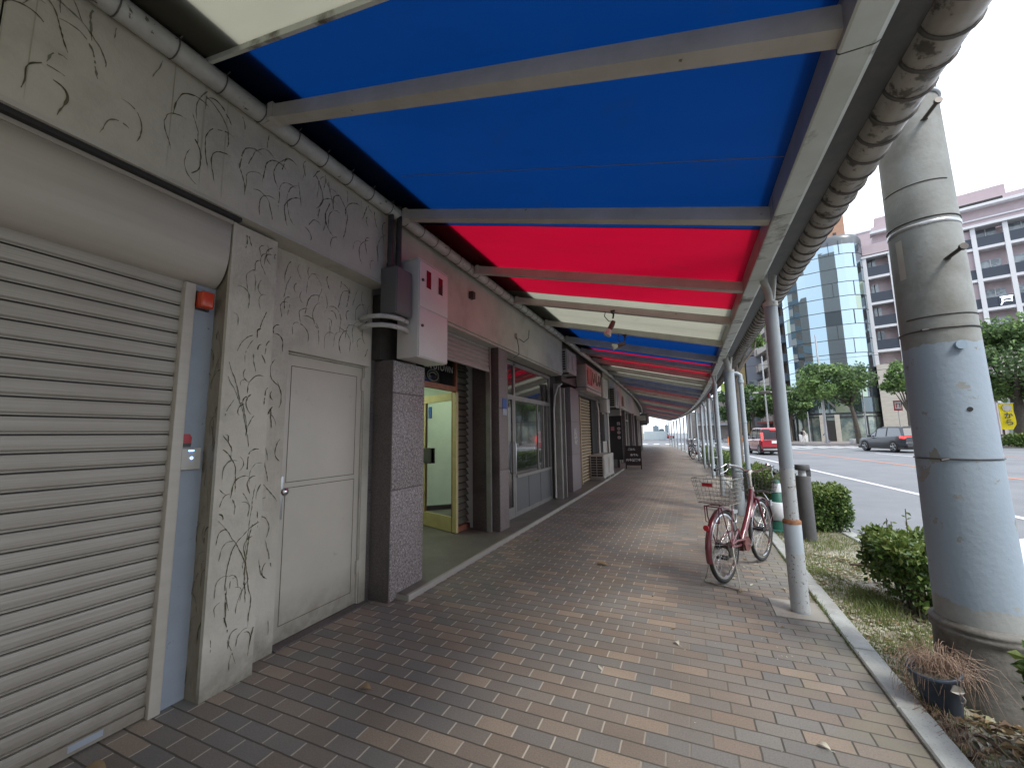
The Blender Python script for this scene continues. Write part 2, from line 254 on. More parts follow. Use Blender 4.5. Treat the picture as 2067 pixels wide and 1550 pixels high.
# ------------------------------------------------------------------ mesh helpers
def bend(y): 
    return -.00155*max(0., y-8)**2
def off_of(p):
    o = Vector((0,0,0))
    while p is not None:
        o += p.location; p = p.parent
    return o
class MB:
    """collects shapes; build() links them as one mesh object"""
    def __init__(s): s.v = []; s.f = []; s.mi = []; s.sm = []; s.cur = 0
    def add(s, vs, fs, smooth=False):
        n = len(s.v); s.v += [tuple(v) for v in vs]
        for f in fs: s.f.append(tuple(i+n for i in f)); s.mi.append(s.cur); s.sm.append(smooth)
    def box(s, x0, x1, y0, y1, z0, z1, bev=0):
        if bev:
            return s.bbox(x0, x1, y0, y1, z0, z1, bev)
        s.add([(x0,y0,z0),(x1,y0,z0),(x1,y1,z0),(x0,y1,z0),(x0,y0,z1),(x1,y0,z1),(x1,y1,z1),(x0,y1,z1)],
              [(0,3,2,1),(4,5,6,7),(0,1,5,4),(1,2,6,5),(2,3,7,6),(3,0,4,7)])
    def bbox(s, x0, x1, y0, y1, z0, z1, b):
        bm = bmesh.new(); bmesh.ops.create_cube(bm, size=1)
        for v in bm.verts: v.co = Vector(((x0+x1)/2+v.co.x*(x1-x0), (y0+y1)/2+v.co.y*(y1-y0), (z0+z1)/2+v.co.z*(z1-z0)))
        bmesh.ops.bevel(bm, geom=bm.edges[:], offset=b, segments=2, profile=.6, affect='EDGES')
        bm.verts.index_update(); s.add([v.co[:] for v in bm.verts], [[v.index for v in f.verts] for f in bm.faces], True); bm.free()
    def quad(s, a, b, c, d): s.add([a,b,c,d], [(0,1,2,3)])
    def prism(s, poly, axis, a, b, smooth=False):
        """poly: list of 2D points; axis 'y': poly=(x,z); 'x': (y,z); 'z': (x,y)"""
        n = len(poly)
        def P(p, t): return {'y': (p[0], t, p[1]), 'x': (t, p[0], p[1]), 'z': (p[0], p[1], t)}[axis]
        vs = [P(p, a) for p in poly]+[P(p, b) for p in poly]
        s.add(vs, [(i, (i+1) % n, (i+1) % n+n, i+n) for i in range(n)], smooth)
        s.add(vs, [tuple(range(n))[::-1], tuple(range(n, 2*n))])
    def tube(s, pts, r, seg=10, smooth=True, caps=True):
        pts = [Vector(p) for p in pts]; rs = r if isinstance(r, (list, tuple)) else [r]*len(pts)
        vs = []; prev = None
        for i, p in enumerate(pts):
            d = (pts[min(i+1, len(pts)-1)]-pts[max(i-1, 0)]).normalized()
            if prev is None:
                u = d.cross(Vector((0,0,1)));  u = d.cross(Vector((1,0,0))) if u.length < .05 else u
            else: u = prev-d*prev.dot(d)
            u.normalize(); prev = u; w = d.cross(u)
            for k in range(seg):
                a = 2*math.pi*k/seg; vs.append(p+(u*math.cos(a)+w*math.sin(a))*rs[i])
        fs = [(i*seg+k, i*seg+(k+1) % seg, (i+1)*seg+(k+1) % seg, (i+1)*seg+k) for i in range(len(pts)-1) for k in range(seg)]
        s.add(vs, fs, smooth)
        if caps: s.add(vs[:seg], [tuple(range(seg))[::-1]]); s.add(vs[-seg:], [tuple(range(seg))])
    def lathe(s, prof, c=(0,0,0), seg=24, smooth=True):
        vs = []
        for r, z in prof:
            for k in range(seg):
                a = 2*math.pi*k/seg; vs.append((c[0]+r*math.cos(a), c[1]+r*math.sin(a), c[2]+z))
        s.add(vs, [(i*seg+k, i*seg+(k+1) % seg, (i+1)*seg+(k+1) % seg, (i+1)*seg+k) for i in range(len(prof)-1) for k in range(seg)], smooth)
        s.add(vs[:seg], [tuple(range(seg))[::-1]]); s.add(vs[-seg:], [tuple(range(seg))])
    def ring(s, c, R_, r, ax='y', seg=36, n=8, a0=0, a1=360, sx=1):
        pts = []; full = abs(a1-a0) >= 360
        m = seg
        for i in range(m+1):
            a = R(a0+(a1-a0)*i/m); u, w = math.cos(a)*R_, math.sin(a)*R_
            pts.append({'y': (c[0]+u*sx, c[1], c[2]+w), 'x': (c[0], c[1]+u*sx, c[2]+w), 'z': (c[0]+u*sx, c[1]+w, c[2])}[ax])
        s.tube(pts, r, n, caps=not full)
    def build(s, name, m, parent=None, bent=False, local=False, div=0):
        vs = s.v
        if bent: vs = [(x+bend(y), y, z) for x, y, z in vs]
        if parent is not None and not local:
            o = off_of(parent); vs = [(x-o.x, y-o.y, z-o.z) for x, y, z in vs]
        me = bpy.data.meshes.new(name); me.from_pydata(vs, [], s.f)
        ms = m if isinstance(m, (list, tuple)) else [m]
        for x in ms: me.materials.append(x)
        me.polygons.foreach_set('material_index', s.mi); me.polygons.foreach_set('use_smooth', s.sm)
        me.update(); me.validate()
        ob = bpy.data.objects.new(name, me); COL.objects.link(ob)
        if parent is not None: ob.parent = parent
        return ob
def empty(name, loc, rz=0, label=None, cat=None, group=None):
    o = bpy.data.objects.new(name, None); COL.objects.link(o); o.location = loc; o.rotation_euler = (0,0,rz); o.empty_display_size = .1
    tag(o, label, cat, group); return o
def tag(o, label=None, cat=None, group=None, kind=None):
    if label: o['label'] = label
    if cat: o['category'] = cat
    if group: o['group'] = group
    if kind: o['kind'] = kind
    return o
def copy_tree(o, parent=None):
    c = o.copy(); COL.objects.link(c); c.parent = parent
    for ch in [x for x in bpy.data.objects if x.parent == o]: copy_tree(ch, c)
    return c
def bx(name, m, parent, *a, bev=0, bent=False, local=False):
    b = MB(); b.box(*a, bev=bev); return b.build(name, m, parent, bent, local)
def text(name, body, size, m, parent, loc, rot, ext=.002, align='CENTER', bold=0, sx=1, local=False):
    # letters become an ordinary mesh
    c = bpy.data.curves.new(name, 'FONT'); c.body = body; c.size = size; c.extrude = ext; c.align_x = align; c.align_y = 'CENTER'; c.offset = bold
    tmp = bpy.data.objects.new(name+'_tmp', c); COL.objects.link(tmp)
    me = bpy.data.meshes.new_from_object(tmp.evaluated_get(bpy.context.evaluated_depsgraph_get())); bpy.data.objects.remove(tmp)
    me.materials.clear(); me.materials.append(m); o = bpy.data.objects.new(name, me); COL.objects.link(o)
    l = Vector(loc)
    if parent is not None:
        o.parent = parent
        if not local: l = l-off_of(parent)
    o.location = l; o.rotation_euler = rot; o.scale = (sx,1,1); return o
def leaves(mb, pts, size, jit=.5, aspect=.55, mats=1, flat=0.):
    """small folded-diamond leaves at the given points"""
    for p in pts:
        a, b = random.random()*6.283, (random.random()-.5)*2.4*(1-flat)
        d = Vector((math.cos(a)*math.cos(b), math.sin(a)*math.cos(b), math.sin(b)))
        u = Vector((random.gauss(0,1), random.gauss(0,1), random.gauss(0,1)*(1-flat)+flat*3)); w = d.cross(u)
        if w.length < .01: continue
        w.normalize(); L_ = size*(1+random.uniform(-jit, jit)); W = L_*aspect*.5
        p = Vector(p); mb.cur = random.randrange(mats) if mats > 1 else mb.cur
        n = d.cross(w)*L_*.12
        mb.add([p, p+d*L_*.5+w*W-n, p+d*L_, p+d*L_*.5-w*W-n], [(0,1,2,3)])
# ================================================================== SETTING
def strip_sheet(name, m, xl, xr, ys, z, kind='structure', bent=True, rows=1):
    b = MB(); 
    for i in range(len(ys)-1):
        y0, y1 = ys[i], ys[i+1]
        for k in range(rows):
            f0, f1 = k/rows, (k+1)/rows
            L_ = lambda f, y: (xl(y)*(1-f)+xr(y)*f, y, z)
            b.quad(L_(f0,y0), L_(f1,y0), L_(f1,y1), L_(f0,y1))
    return tag(b.build(name, m, None, bent), kind=kind)
YS = [-4+i*1.0 for i in range(53)]
g = MB(); g.quad((-900,-300,-.13), (900,-300,-.13), (900,1500,-.13), (-900,1500,-.13))
tag(g.build('ground', M['asphalt']), kind='structure')
def road_kerb_x(y): return 2.03-.085*(y-6.5)
tag(strip_sheet('road', M['asphalt'], lambda y: road_kerb_x(y)-.02, lambda y: 24, [-8+i*4 for i in range(20)], -.10, bent=False))
strip_sheet('pavement', M['paver'], lambda y: -2.9, lambda y: .87, YS, 0)
KR = .125
def kerb(name, x0f, x1f, y0, y1, z0, z1, m, step, bent):
    b = MB(); y = y0
    while y < y1-.01:
        e = min(y+step, y1); g_ = .004
        p = [(x0f(y), y+g_), (x1f(y), y+g_), (x1f(e), e-g_), (x0f(e), e-g_)]
        c = .008
        n = len(b.v); q = [(p[0][0]+c, p[0][1]+c), (p[1][0]-c, p[1][1]+c), (p[2][0]-c, p[2][1]-c), (p[3][0]+c, p[3][1]-c)]
        b.add([(x,y_,z0) for x,y_ in p]+[(x,y_,z1-c) for x,y_ in p]+[(x,y_,z1) for x,y_ in q],
              [(4*k+i, 4*k+(i+1) % 4, 4*k+4+(i+1) % 4, 4*k+4+i) for k in (0,1) for i in range(4)]+[(8,9,10,11)])
        y = e
    o = b.build(name, m, None, bent); return tag(o, kind='structure')
kerb('pavement_kerb', lambda y: .868, lambda y: .990, -2, 47, -.08, .022, M['kerb'], .60, True)
def rk(y): return road_kerb_x(y)
kerb('road_kerb', lambda y: rk(y)-.16, lambda y: rk(y), -6, 45, -.13, .012, M['kerb'], .60, False)
# planting strip
b = MB(); ys = [-4+i*.25 for i in range(200)]
import itertools
def soil_z(x, y): return -.015+.022*math.sin(x*5+y*1.3)*math.sin(y*2.1+x)+.012*math.sin(x*17)*math.sin(y*13)
for i in range(len(ys)-1):
    for k in range(8):
        P = []
        for yy, kk in ((ys[i],k),(ys[i],k+1),(ys[i+1],k+1),(ys[i+1],k)):
            xa, xb = .985+bend(yy), rk(yy)-.158; xx = xa+(xb-xa)*kk/8
            P.append((xx, yy, soil_z(xx, yy)))
        b.quad(*P)
tag(b.build('planting_strip', M['soil']), kind='structure')
# road markings (lines follow the road, which swings slightly left)
def line(name, m, f, y0, y1, w, n=12):
    b = MB()
    for i in range(n):
        a, e = y0+(y1-y0)*i/n, y0+(y1-y0)*(i+1)/n
        b.quad((f(a)-w/2, a, -.094), (f(a)+w/2, a, -.094), (f(e)+w/2, e, -.094), (f(e)-w/2, e, -.094))
    return tag(b.build(name, m), kind='structure')
def wl(y): return 4.97-.077*(y-9.7)-.0006*(y-9.7)**2 if y > 9.7 else 4.97-.077*(y-9.7)
def ol(y): return 8.745-.10*(y-16.8) 
line('edge_line', M['roadwhite'], wl, 2, 38, .15)
line('centre_line', M['roadorange'], ol, 6, 41.5, .13)
line('centre_line', M['roadorange'], lambda y: ol(y)+.01+7.4, 6, 36, .12)
line('lane_line', M['roadwhite'], lambda y: ol(y)+3.6, 27, 33, .15)
line('lane_line', M['roadwhite'], lambda y: ol(y)+3.6, 16, 21, .15)
b = MB()
for k in range(15):      # zebra crossing beyond the cars
    x = 3.0+k*1.05
    b.quad((x,42.5,-.094),(x+.5,42.5,-.094),(x+.15,47.5,-.094),(x-.35,47.5,-.094))
b.quad((3.2,40.3,-.094),(9.2,40.3,-.094),(9.2,40.8,-.094),(3.2,40.8,-.094))
tag(b.build('zebra_crossing', M['roadwhite']), kind='structure')
b = MB()
for k in range(14): b.quad((-12+k*1.5,56,-.094),(-11.3+k*1.5,56,-.094),(-11.3+k*1.5,60,-.094),(-12+k*1.5,60,-.094))
b.quad((-14,51,-.094),(8,51,-.094),(8,51.3,-.094),(-14,51.3,-.094))
tag(b.build('side_street_crossing', M['roadwhite']), kind='structure')
# opposite pavement
M['farpave'] = mat('far_pavement', (.27,.245,.235), .8, c2=(.22,.20,.195), scale=1)
b = MB(); b.add([(10.5,48.3,-.13),(26,41.5,-.13),(40,36,-.13),(60,80,-.13),(8,120,-.13),(4.5,66,-.13),(10.5,48.3,.02),(26,41.5,.02),(40,36,.02),(60,80,.02),(8,120,.02),(4.5,66,.02)], [(6,7,8,9,10,11)]+[(i,(i+1)%6,(i+1)%6+6,i+6) for i in range(6)])
tag(b.build('opposite_pavement', M['farpave']), kind='structure')
# ================================================================== NEAR SHOP BUILDING (cream plaster)
def strokes(b, plane_x, y0, y1, z0, z1, n, lmin, lmax, wmax, arcs=.5, rnd=None, vert=1., mind=.0):
    """hand carved lines (hooks, arcs, cuts) on a wall that faces +X, part of the wall's own mesh"""
    rnd = rnd or random; used = []; tries = 0; done = 0
    while done < n and tries < n*12:
        tries += 1
        y, z = rnd.uniform(y0, y1), rnd.uniform(z0, z1)
        if any(abs(y-p)+abs(z-q)*.8 < mind for p, q in used): continue
        L_ = rnd.uniform(lmin, lmax); used.append((y, z)); done += 1
        kind = rnd.random(); sgn = 1 if rnd.random() < .78 else -1
        a = math.pi/2+rnd.gauss(0, .28)*vert
        if kind < arcs: steps_turn = lambda t: -sgn*2.3*max(0, t-.32)**1.1*1.35          # cane: straight, then over the top
        elif kind < arcs+.22: a = math.pi*.5+sgn*rnd.uniform(.2,1.2); steps_turn = lambda t: -sgn*1.9*t  # even arc
        else: cc = rnd.gauss(0,.55); steps_turn = lambda t: cc*t
        steps = max(5, int(L_/.014)); W = rnd.uniform(.4, 1)*wmax; P = []; jog = 0
        for i in range(steps+1):
            t = i/steps; P.append((y, z, W*(.35+1.0*rnd.random()**1.3)*(1 if .05 < t < .92 else .35)))
            jog = jog*.5+rnd.gauss(0,.10); aa = a+steps_turn(t)+jog
            y += math.cos(aa)*L_/steps; z += math.sin(aa)*L_/steps
            if not (y0+.004 < y < y1-.004 and z0+.004 < z < z1-.004): break
        if len(P) < 4: continue
        b.cur = 2 if rnd.random() < .45 else 1
        for i in range(len(P)-1):
            if rnd.random() < .03: continue
            (ya, za, wa), (yb, zb, wb) = P[i], P[i+1]; d = math.hypot(yb-ya, zb-za) or 1; ny, nz_ = -(zb-za)/d, (yb-ya)/d
            b.quad((plane_x, ya-ny*wa, za-nz_*wa), (plane_x, ya+ny*wa, za+nz_*wa), (plane_x, yb+ny*wb, zb+nz_*wb), (plane_x, yb-ny*wb, zb-nz_*wb))
    b.cur = 0
rs = random.Random(11)
A = empty('plaster_shop', (-2.7, 0, 0), 0, 'cream plaster shop front with carved lines, closed roller shutter and a painted service door', 'shop building')
PL = [M['plaster'], M['groove'], M['groove_s'], M['streak']]
b = MB(); b.box(-2.9,-2.45,-3,2.80,2.785,6.8)
strokes(b, -2.4478, -.3, 2.78, 2.80, 3.42, 84, .08, .32, .0046, .62, rs, .9, .085)
strokes(b, -2.4478, 1.2, 2.78, 2.84, 3.40, 18, .25, .5, .0042, .85, rs, .6, .13)
b.cur = 3
for _ in range(9):
    y = rs.uniform(.2, 1.4); w = rs.uniform(.003, .010); b.quad((-2.4484,y,rs.uniform(2.8,3.1)),(-2.4484,y+w,2.8),(-2.4484,y+w,3.46),(-2.4484,y,3.46))
b.build('fascia', PL, A)
bx('fascia_drip_edge', M['plaster2'], A, -2.90, -2.44, -3, 2.80, 2.762, 2.786)
b = MB(); b.box(-2.80,-2.62,1.772,1.985,0,2.762); b.box(-2.80,-2.62,1.985,2.80,2.035,2.762); b.box(-2.80,-2.66,2.785,2.86,0,2.762)
strokes(b, -2.6178, 1.775, 1.98, .05, 2.7, 40, .05, .22, .0045, .35, rs, .6, .05)
strokes(b, -2.6178, 1.99, 2.78, 2.08, 2.72, 44, .08, .30, .0038, .7, rs, .8, .08)
b.build('wall', PL, A)
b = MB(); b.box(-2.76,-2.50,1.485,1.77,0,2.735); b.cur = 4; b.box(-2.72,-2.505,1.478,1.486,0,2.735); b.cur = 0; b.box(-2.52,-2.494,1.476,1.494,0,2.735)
strokes(b, -2.4978, 1.50, 1.765, .08, 2.7, 72, .05, .20, .0042, .45, rs, .6, .05)
strokes(b, -2.4978, 1.50, 1.765, .08, 2.0, 9, .4, .8, .0045, .3, rs, .3)
# the side of the pillar that faces down the street, strokes rotated onto y=1.4835
n0 = len(b.v); strokes(b, 0, -2.70, -2.515, .05, 2.2, 70, .04, .16, .0042, .3, rs, .35)
b.v[n0:] = [(y, 1.4755, z) for x, y, z in b.v[n0:]]
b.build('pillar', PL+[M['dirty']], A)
b = MB(); b.box(-9,-2.92,-6,2.86,0,13); b.build('building_body', M['plaster2'], A)
# roller shutter: slats with a groove between them
b = MB(); z = .10; H_ = .0815; X0 = -2.640
prof = [(X0-.02, 0.0)]
zz = .06
while zz < 2.42:
    prof += [(X0-.004, zz), (X0+.004, zz+.008), (X0+.007, zz+.03), (X0+.0055, zz+.052), (X0+.002, zz+.0655), (X0-.010, zz+.067), (X0-.010, zz+.073), (X0+.001, zz+.0745), (X0+.001, zz+.0785)]; zz += H_
n = len(prof)
for i in range(n-1):
    (xa, za), (xb, zb) = prof[i], prof[i+1]
    b.cur = 1 if (i-1) % 9 in (5,6) and i > 0 else 0
    b.quad((xa,-3,za),(xa,1.305,za),(xb,1.305,zb),(xb,-3,zb))
b.cur = 0; b.box(-2.665,-2.625,-3,1.300,.012,.062)
sh = b.build('roller_shutter', [M['slat'], M['slot']], A)
b = MB(); b.quad((-2.6235,1.02,.028),(-2.6235,1.14,.028),(-2.6235,1.14,.056),(-2.6235,1.02,.056)); b.build('maker_sticker', M['bluegrey'], sh)
# shutter housing: curved underside
arc = [(-2.50,2.735),(-2.50,2.60)]+[(-2.50-.15*(1-math.cos(R(a))), 2.55-.235*math.sin(R(a))) for a in range(0,91,10)]
b = MB(); b.prism(arc+[(-2.66,2.30),(-2.66,2.735)], 'y', -3, 1.466, True); 
b.box(-2.51,-2.494,-3,1.472,2.715,2.737)
b.build('shutter_housing', M['cream'], A)
bx('guide_rail', M['cream'], A, -2.67, -2.600, 1.303, 1.357, 0, 2.31, bev=.004)
bx('side_panel', M['bluegrey'], A, -2.67, -2.628, 1.357, 1.4835, 0.0, 2.33)
b = MB(); b.box(-2.74,-2.46,-3,1.50,2.737,2.762); b.build('housing_gap', M['dark'], A)
# service door
D = bx('service_door', M['door'], A, -2.74, -2.685, 2.00, 2.775, .012, 2.022, bev=.004)
b = MB()
def frame_line(b, x, y0, y1, z0, z1, w=.005):
    for q in ((y0,y1,z0,z0+w),(y0,y1,z1-w,z1),(y0,y0+w,z0+w,z1-w),(y1-w,y1,z0+w,z1-w)): b.quad((x,q[0],q[2]),(x,q[1],q[2]),(x,q[1],q[3]),(x,q[0],q[3]))
frame_line(b, -2.6835, 2.065, 2.715, 1.085, 1.94); frame_line(b, -2.6835, 2.065, 2.72, .115, 1.05); b.build('panel_groove', M['groove'], D)
b = MB(); b.box(-2.76,-2.672,2.778,2.80,0,2.033); b.box(-2.76,-2.672,1.986,2.80,2.024,2.036); b.build('door_frame', M['plaster2'], A)
hd = bx('door_handle', M['steel'], D, -2.686, -2.680, 2.012, 2.05, .835, 1.135, bev=.002)
b = MB(); b.tube([(-2.68,2.032,1.03),(-2.65,2.032,1.03)], .012); b.tube([(-2.655,2.032,1.03),(-2.651,2.032,1.03),(-2.640,2.032,1.03),(-2.626,2.032,1.03),(-2.621,2.032,1.03)], [.004,.024,.028,.022,.004], 16)
b.build('knob', M['chrome'], hd)
for z in (.25, 1.82):
    b = MB(); b.box(-2.684,-2.664,2.762,2.800,z,z+.11); b.tube([(-2.668,2.79,z-.008),(-2.668,2.79,z+.118)], .009); b.build('hinge', M['door'], D)
bx('threshold', M['granite_d'], A, -2.78, -2.60, 1.99, 2.86, 0, .010)
# things fixed to the wall
t = empty('warning_beacon', (-2.61,1.40,2.17), 0, 'orange box-shaped warning beacon on the blue grey panel beside the shutter', 'warning light')
b = MB(); b.box(-2.628,-2.612,1.352,1.44,2.165,2.275); b.build('back_plate', M['darkmetal'], t)
bx('lens', M['orange'], t, -2.612, -2.548, 1.362, 1.432, 2.17, 2.268, bev=.012)
t = empty('card_reader', (-2.62,1.39,1.24), 0, 'small pale card reader with two blue lights beside the shutter', 'card reader')
bx('case', M['offwhite'], t, -2.627, -2.597, 1.352, 1.452, 1.235, 1.355, bev=.004)
b = MB(); b.box(-2.5972,-2.5955,1.385,1.412,1.338,1.344); b.build('status_light', M['blueled'], t)
b = MB(); b.ring((-2.5965,1.402,1.30), .006, .0016, 'x', 16, 6); b.build('status_light', M['blueled'], t)
t = empty('alarm_sticker', (-2.62,1.39,1.37), 0, 'small torn red sticker above the card reader', 'sticker')
b = MB(); b.prism([(1.352,1.385),(1.41,1.385),(1.412,1.415),(1.40,1.435),(1.352,1.435)], 'x', -2.6275, -2.6255); b.build('red_label', M['redplastic'], t)
b = MB(); b.prism([(1.352,1.362),(1.408,1.362),(1.411,1.384),(1.352,1.384)], 'x', -2.6275, -2.6255); b.build('dark_label', M['darkmetal'], t)
# ================================================================== LEDGE
b = MB(); ys = [3.0+i*.5 for i in range(28)]
for i in range(27):
    y0, y1 = ys[i], ys[i+1]
    b.cur = 0; b.quad((-5,y0,.05),(-2.330,y0,.05),(-2.330,y1,.05),(-5,y1,.05))
    b.cur = 1; b.add([(-2.330,y0,.05),(-2.305,y0,.046),(-2.30,y0,.03),(-2.30,y0,-.02),(-2.330,y1,.05),(-2.305,y1,.046),(-2.30,y1,.03),(-2.30,y1,-.02)], [(0,1,5,4),(1,2,6,5),(2,3,7,6)])
b.cur = 1; b.quad((-5,3.0,-.02),(-2.30,3.0,-.02),(-2.30,3.0,.047),(-5,3.0,.05))
tag(b.build('shop_ledge', [M['ledge'], M['ledge_edge']], None, True), kind='structure')
# ================================================================== SECOND BUILDING (granite pillars, entrance, shop window)
Bd = empty('granite_shop', (-2.7, 3, 0), 0, 'grey shop building with speckled granite pillars, half open entrance and dark shop window', 'shop building')
b = MB(); b.box(-2.9,-2.50,3.0,8.62,2.735,6.8); b.build('fascia', M['plaster2'], Bd)
b = MB(); b.box(-9,-3.6,3.0,8.9,3.0,10); b.box(-2.9,-2.7,2.86,3.0,0,6.8); b.build('upper_body', M['plaster2'], Bd)
bx('soffit', M['plaster2'], Bd, -3.6, -2.52, 3.0, 8.6, 2.70, 2.733)
def pillar(name, m, x0, x1, y0, y1, z1, joints, par, md=None):
    b = MB(); zs = [0.0]+joints+[z1]
    for a, e in zip(zs[:-1], zs[1:]):
        b.box(x0, x1, y0, y1, a+.003, e-.003, bev=.006)
    b.cur = 1; b.box(x0+.01, x1-.01, y0+.01, y1-.01, 0, z1-.01)
    return b.build(name, [m, md or M['granite_d']], par)
pillar('stone_pillar', M['granite'], -2.67, -2.432, 2.905, 3.375, 2.10, [.93,1.80], Bd)
bx('stone_pillar_side', M['granite_d'], Bd, -2.655, -2.436, 2.897, 2.9045, .0, 2.10)  # thin darker slabs over the near side faces of both pillars
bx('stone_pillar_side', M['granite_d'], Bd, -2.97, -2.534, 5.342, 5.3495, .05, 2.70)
pillar('stone_pier', M['granite_d'], -2.75, -2.655, 2.862, 3.38, 2.7, [.93,1.72], Bd, M['dark'])
bx('pillar_head', M['darkmetal'], Bd, -2.75, -2.56, 2.862, 3.40, 2.11, 2.73)
pillar('stone_pillar', M['granite_r'], -2.98, -2.53, 5.35, 5.66, 2.70, [.9,1.8], Bd)
# entrance recess
b = MB(); b.box(-3.6,-2.66,3.38,3.42,.05,2.70); b.build('recess_side', M['granite_d'], Bd)
b = MB(); 
zz = 2.36
pr = []
while zz < 2.70: pr += [(-2.665, zz), (-2.655, zz+.02), (-2.665, zz+.05), (-2.674, zz+.055)]; zz += .06
for (xa,za),(xb,zb) in zip(pr[:-1], pr[1:]): b.quad((xa,3.42,za),(xa,5.27,za),(xb,5.27,zb),(xb,3.42,zb))
b.box(-2.68,-2.65,3.42,5.27,2.33,2.362); b.build('half_shutter', M['greyshutter'], Bd)
bx('guide_rail', M['alu'], Bd, -2.71, -2.64, 5.27, 5.31, .05, 2.7)
# entrance door frame plane at x=-3.12
b = MB(); b.box(-3.16,-3.09,3.42,5.10,2.045,2.115); b.box(-3.16,-3.09,5.05,5.10,.05,2.045); b.box(-3.16,-3.09,5.05,5.10,2.115,2.70); b.box(-3.16,-3.09,5.07,5.46,.05,.12); b.build('door_frame', M['orangewood'], Bd)
b = MB(); b.box(-3.13,-3.12,3.42,5.05,2.115,2.70); tr = b.build('transom_glass', M['winglass'], Bd)
text('transom_lettering', 'ON UTOWN', .125, M['offwhite'], tr, (-3.112, 4.64, 2.345), (R(90),0,R(90)), .002, bold=.002)
b = MB(); b.ring((-3.11,4.50,2.215), .075, .009, 'x', 30, 6, sx=1.7); b.ring((-3.11,4.50,2.205), .05, .009, 'x', 30, 6, 20, 200, sx=1.7); b.build('transom_emblem', M['louvre'], tr)
dr = empty('entrance_door', (-3.055,5.035,.06), R(90+68)); dr.parent = Bd; dr.location = Vector((-3.055,5.035,.06))-Bd.location
b = MB()
for q in ((0,.085,0,1.97),(.80,.88,0,1.97),(.085,.80,0,.20),(.085,.80,1.86,1.97)): b.box(q[0],q[1],-.02,.02,q[2],q[3])
b.build('door_leaf', M['yellowdoor'], dr, local=True)
b = MB(); b.quad((.085,0,.20),(.80,0,.20),(.80,0,1.86),(.085,0,1.86)); gp = b.build('door_glass', M['glassclear'], dr, local=True)
for s in (-1, 1):
    b = MB(); b.box(.62,.86,s*.021,s*.040,.93,1.16); b.build('push_plate', M['darkmetal'], dr, local=True)
M['poster'] = mat('blue_notice', (.03,.09,.30), .5); M['notice'] = mat('paper_notice', (.45,.43,.39), .8, c2=(.22,.21,.2), scale=30, contrast=(.48,.55))
b = MB(); b.box(.66,.74,.005,.007,1.62,1.80); b.build('glass_notice', M['poster'], dr, local=True)
# louvre strip and return wall
b = MB(); zz = .13
while zz < 2.68:
    b.add([(-3.150,5.10,zz),(-3.105,5.10,zz+.012),(-3.150,5.10,zz+.085),(-3.150,5.46,zz),(-3.105,5.46,zz+.012),(-3.150,5.46,zz+.085)], [(0,1,4,3),(1,2,5,4),(0,3,5,2),(0,2,1),(3,4,5)]); zz += .098
b.cur = 1; b.box(-3.17,-3.155,5.10,5.46,.05,2.70); b.build('louvre', [M['louvre'], M['dark']], Bd)  # dark backing added behind the slats to stop hall light
bx('return_wall', M['white'], Bd, -3.16, -2.70, 5.46, 5.50, .05, 2.70)
# stair hall behind the door
hx = MB(); 
for q in ((-5.6,-3.16,3.2,3.24,.05,2.75),(-5.6,-5.56,3.24,6.4,.05,2.75),(-5.56,-3.2,6.36,6.4,.05,2.75)): hx.box(*q)
hx.box(-5.6,-3.0,3.2,6.4,2.755,2.80); hx.build('hall_wall', M['innerwall'], Bd)
bx('hall_lamp', M['lampin'], Bd, -4.6, -4.3, 4.0, 5.2, 2.70, 2.745)
# shop window bay (plane x about -2.74)
sw = MB()
W0 = -2.74
for q in ((W0-.04,W0+.01,5.90,5.95,.05,2.66),(W0-.04,W0+.01,6.36,6.42,.05,2.66),(W0-.04,W0+.01,8.30,8.36,.05,2.66),(W0-.04,W0+.012,5.95,6.36,2.00,2.08),(W0-.04,W0+.012,6.42,8.30,2.00,2.08),(W0-.04,W0+.01,5.95,8.30,2.60,2.66),(W0-.04,W0+.03,6.42,8.30,.68,.73),(W0-.04,W0+.005,6.42,8.30,.05,.12),(W0-.035,W0+.006,5.95,6.01,.05,2.0),(W0-.035,W0+.006,6.30,6.36,.05,2.0),(W0-.035,W0+.006,6.01,6.30,.05,.22)): sw.box(*q)
sf = sw.build('shopfront_frame', M['alu'], Bd)
bx('shop_glass', M['winglass'], Bd, W0-.02, W0-.01, 6.42, 8.30, .73, 2.0)
bx('shop_glass', M['winglass'], Bd, W0-.02, W0-.01, 5.95, 8.30, 2.08, 2.60)
bx('shop_glass', M['winglass'], Bd, W0-.02, W0-.01, 6.01, 6.30, .22, 2.0)
b = MB(); b.box(W0-.02,W0-.005,6.42,8.30,.12,.68); b.box(W0-.02,W0+.002,7.02,7.04,.12,.68); b.box(W0-.02,W0+.002,7.66,7.68,.12,.68); b.build('stall_riser', M['greybox'], Bd)
b = MB(); b.tube([(W0+.02,6.33,.75),(W0+.045,6.33,.80),(W0+.045,6.33,1.25),(W0+.02,6.33,1.30)], .012); b.build('pull_handle', M['steel'], Bd)
b = MB(); 
for y in (7.55,7.9,8.15): b.box(W0-.012,W0+.004,y,y+.03,.73,2.0)
b.build('blind_edge', M['alu'], Bd)
b = MB(); b.box(-3.14,-2.745,5.66,5.90,.05,2.7); b.box(-3.6,-2.76,8.36,8.9,.05,2.9); b.box(-2.9,-2.78,5.5,8.9,2.66,2.72); b.build('side_wall', M['dark'], Bd)
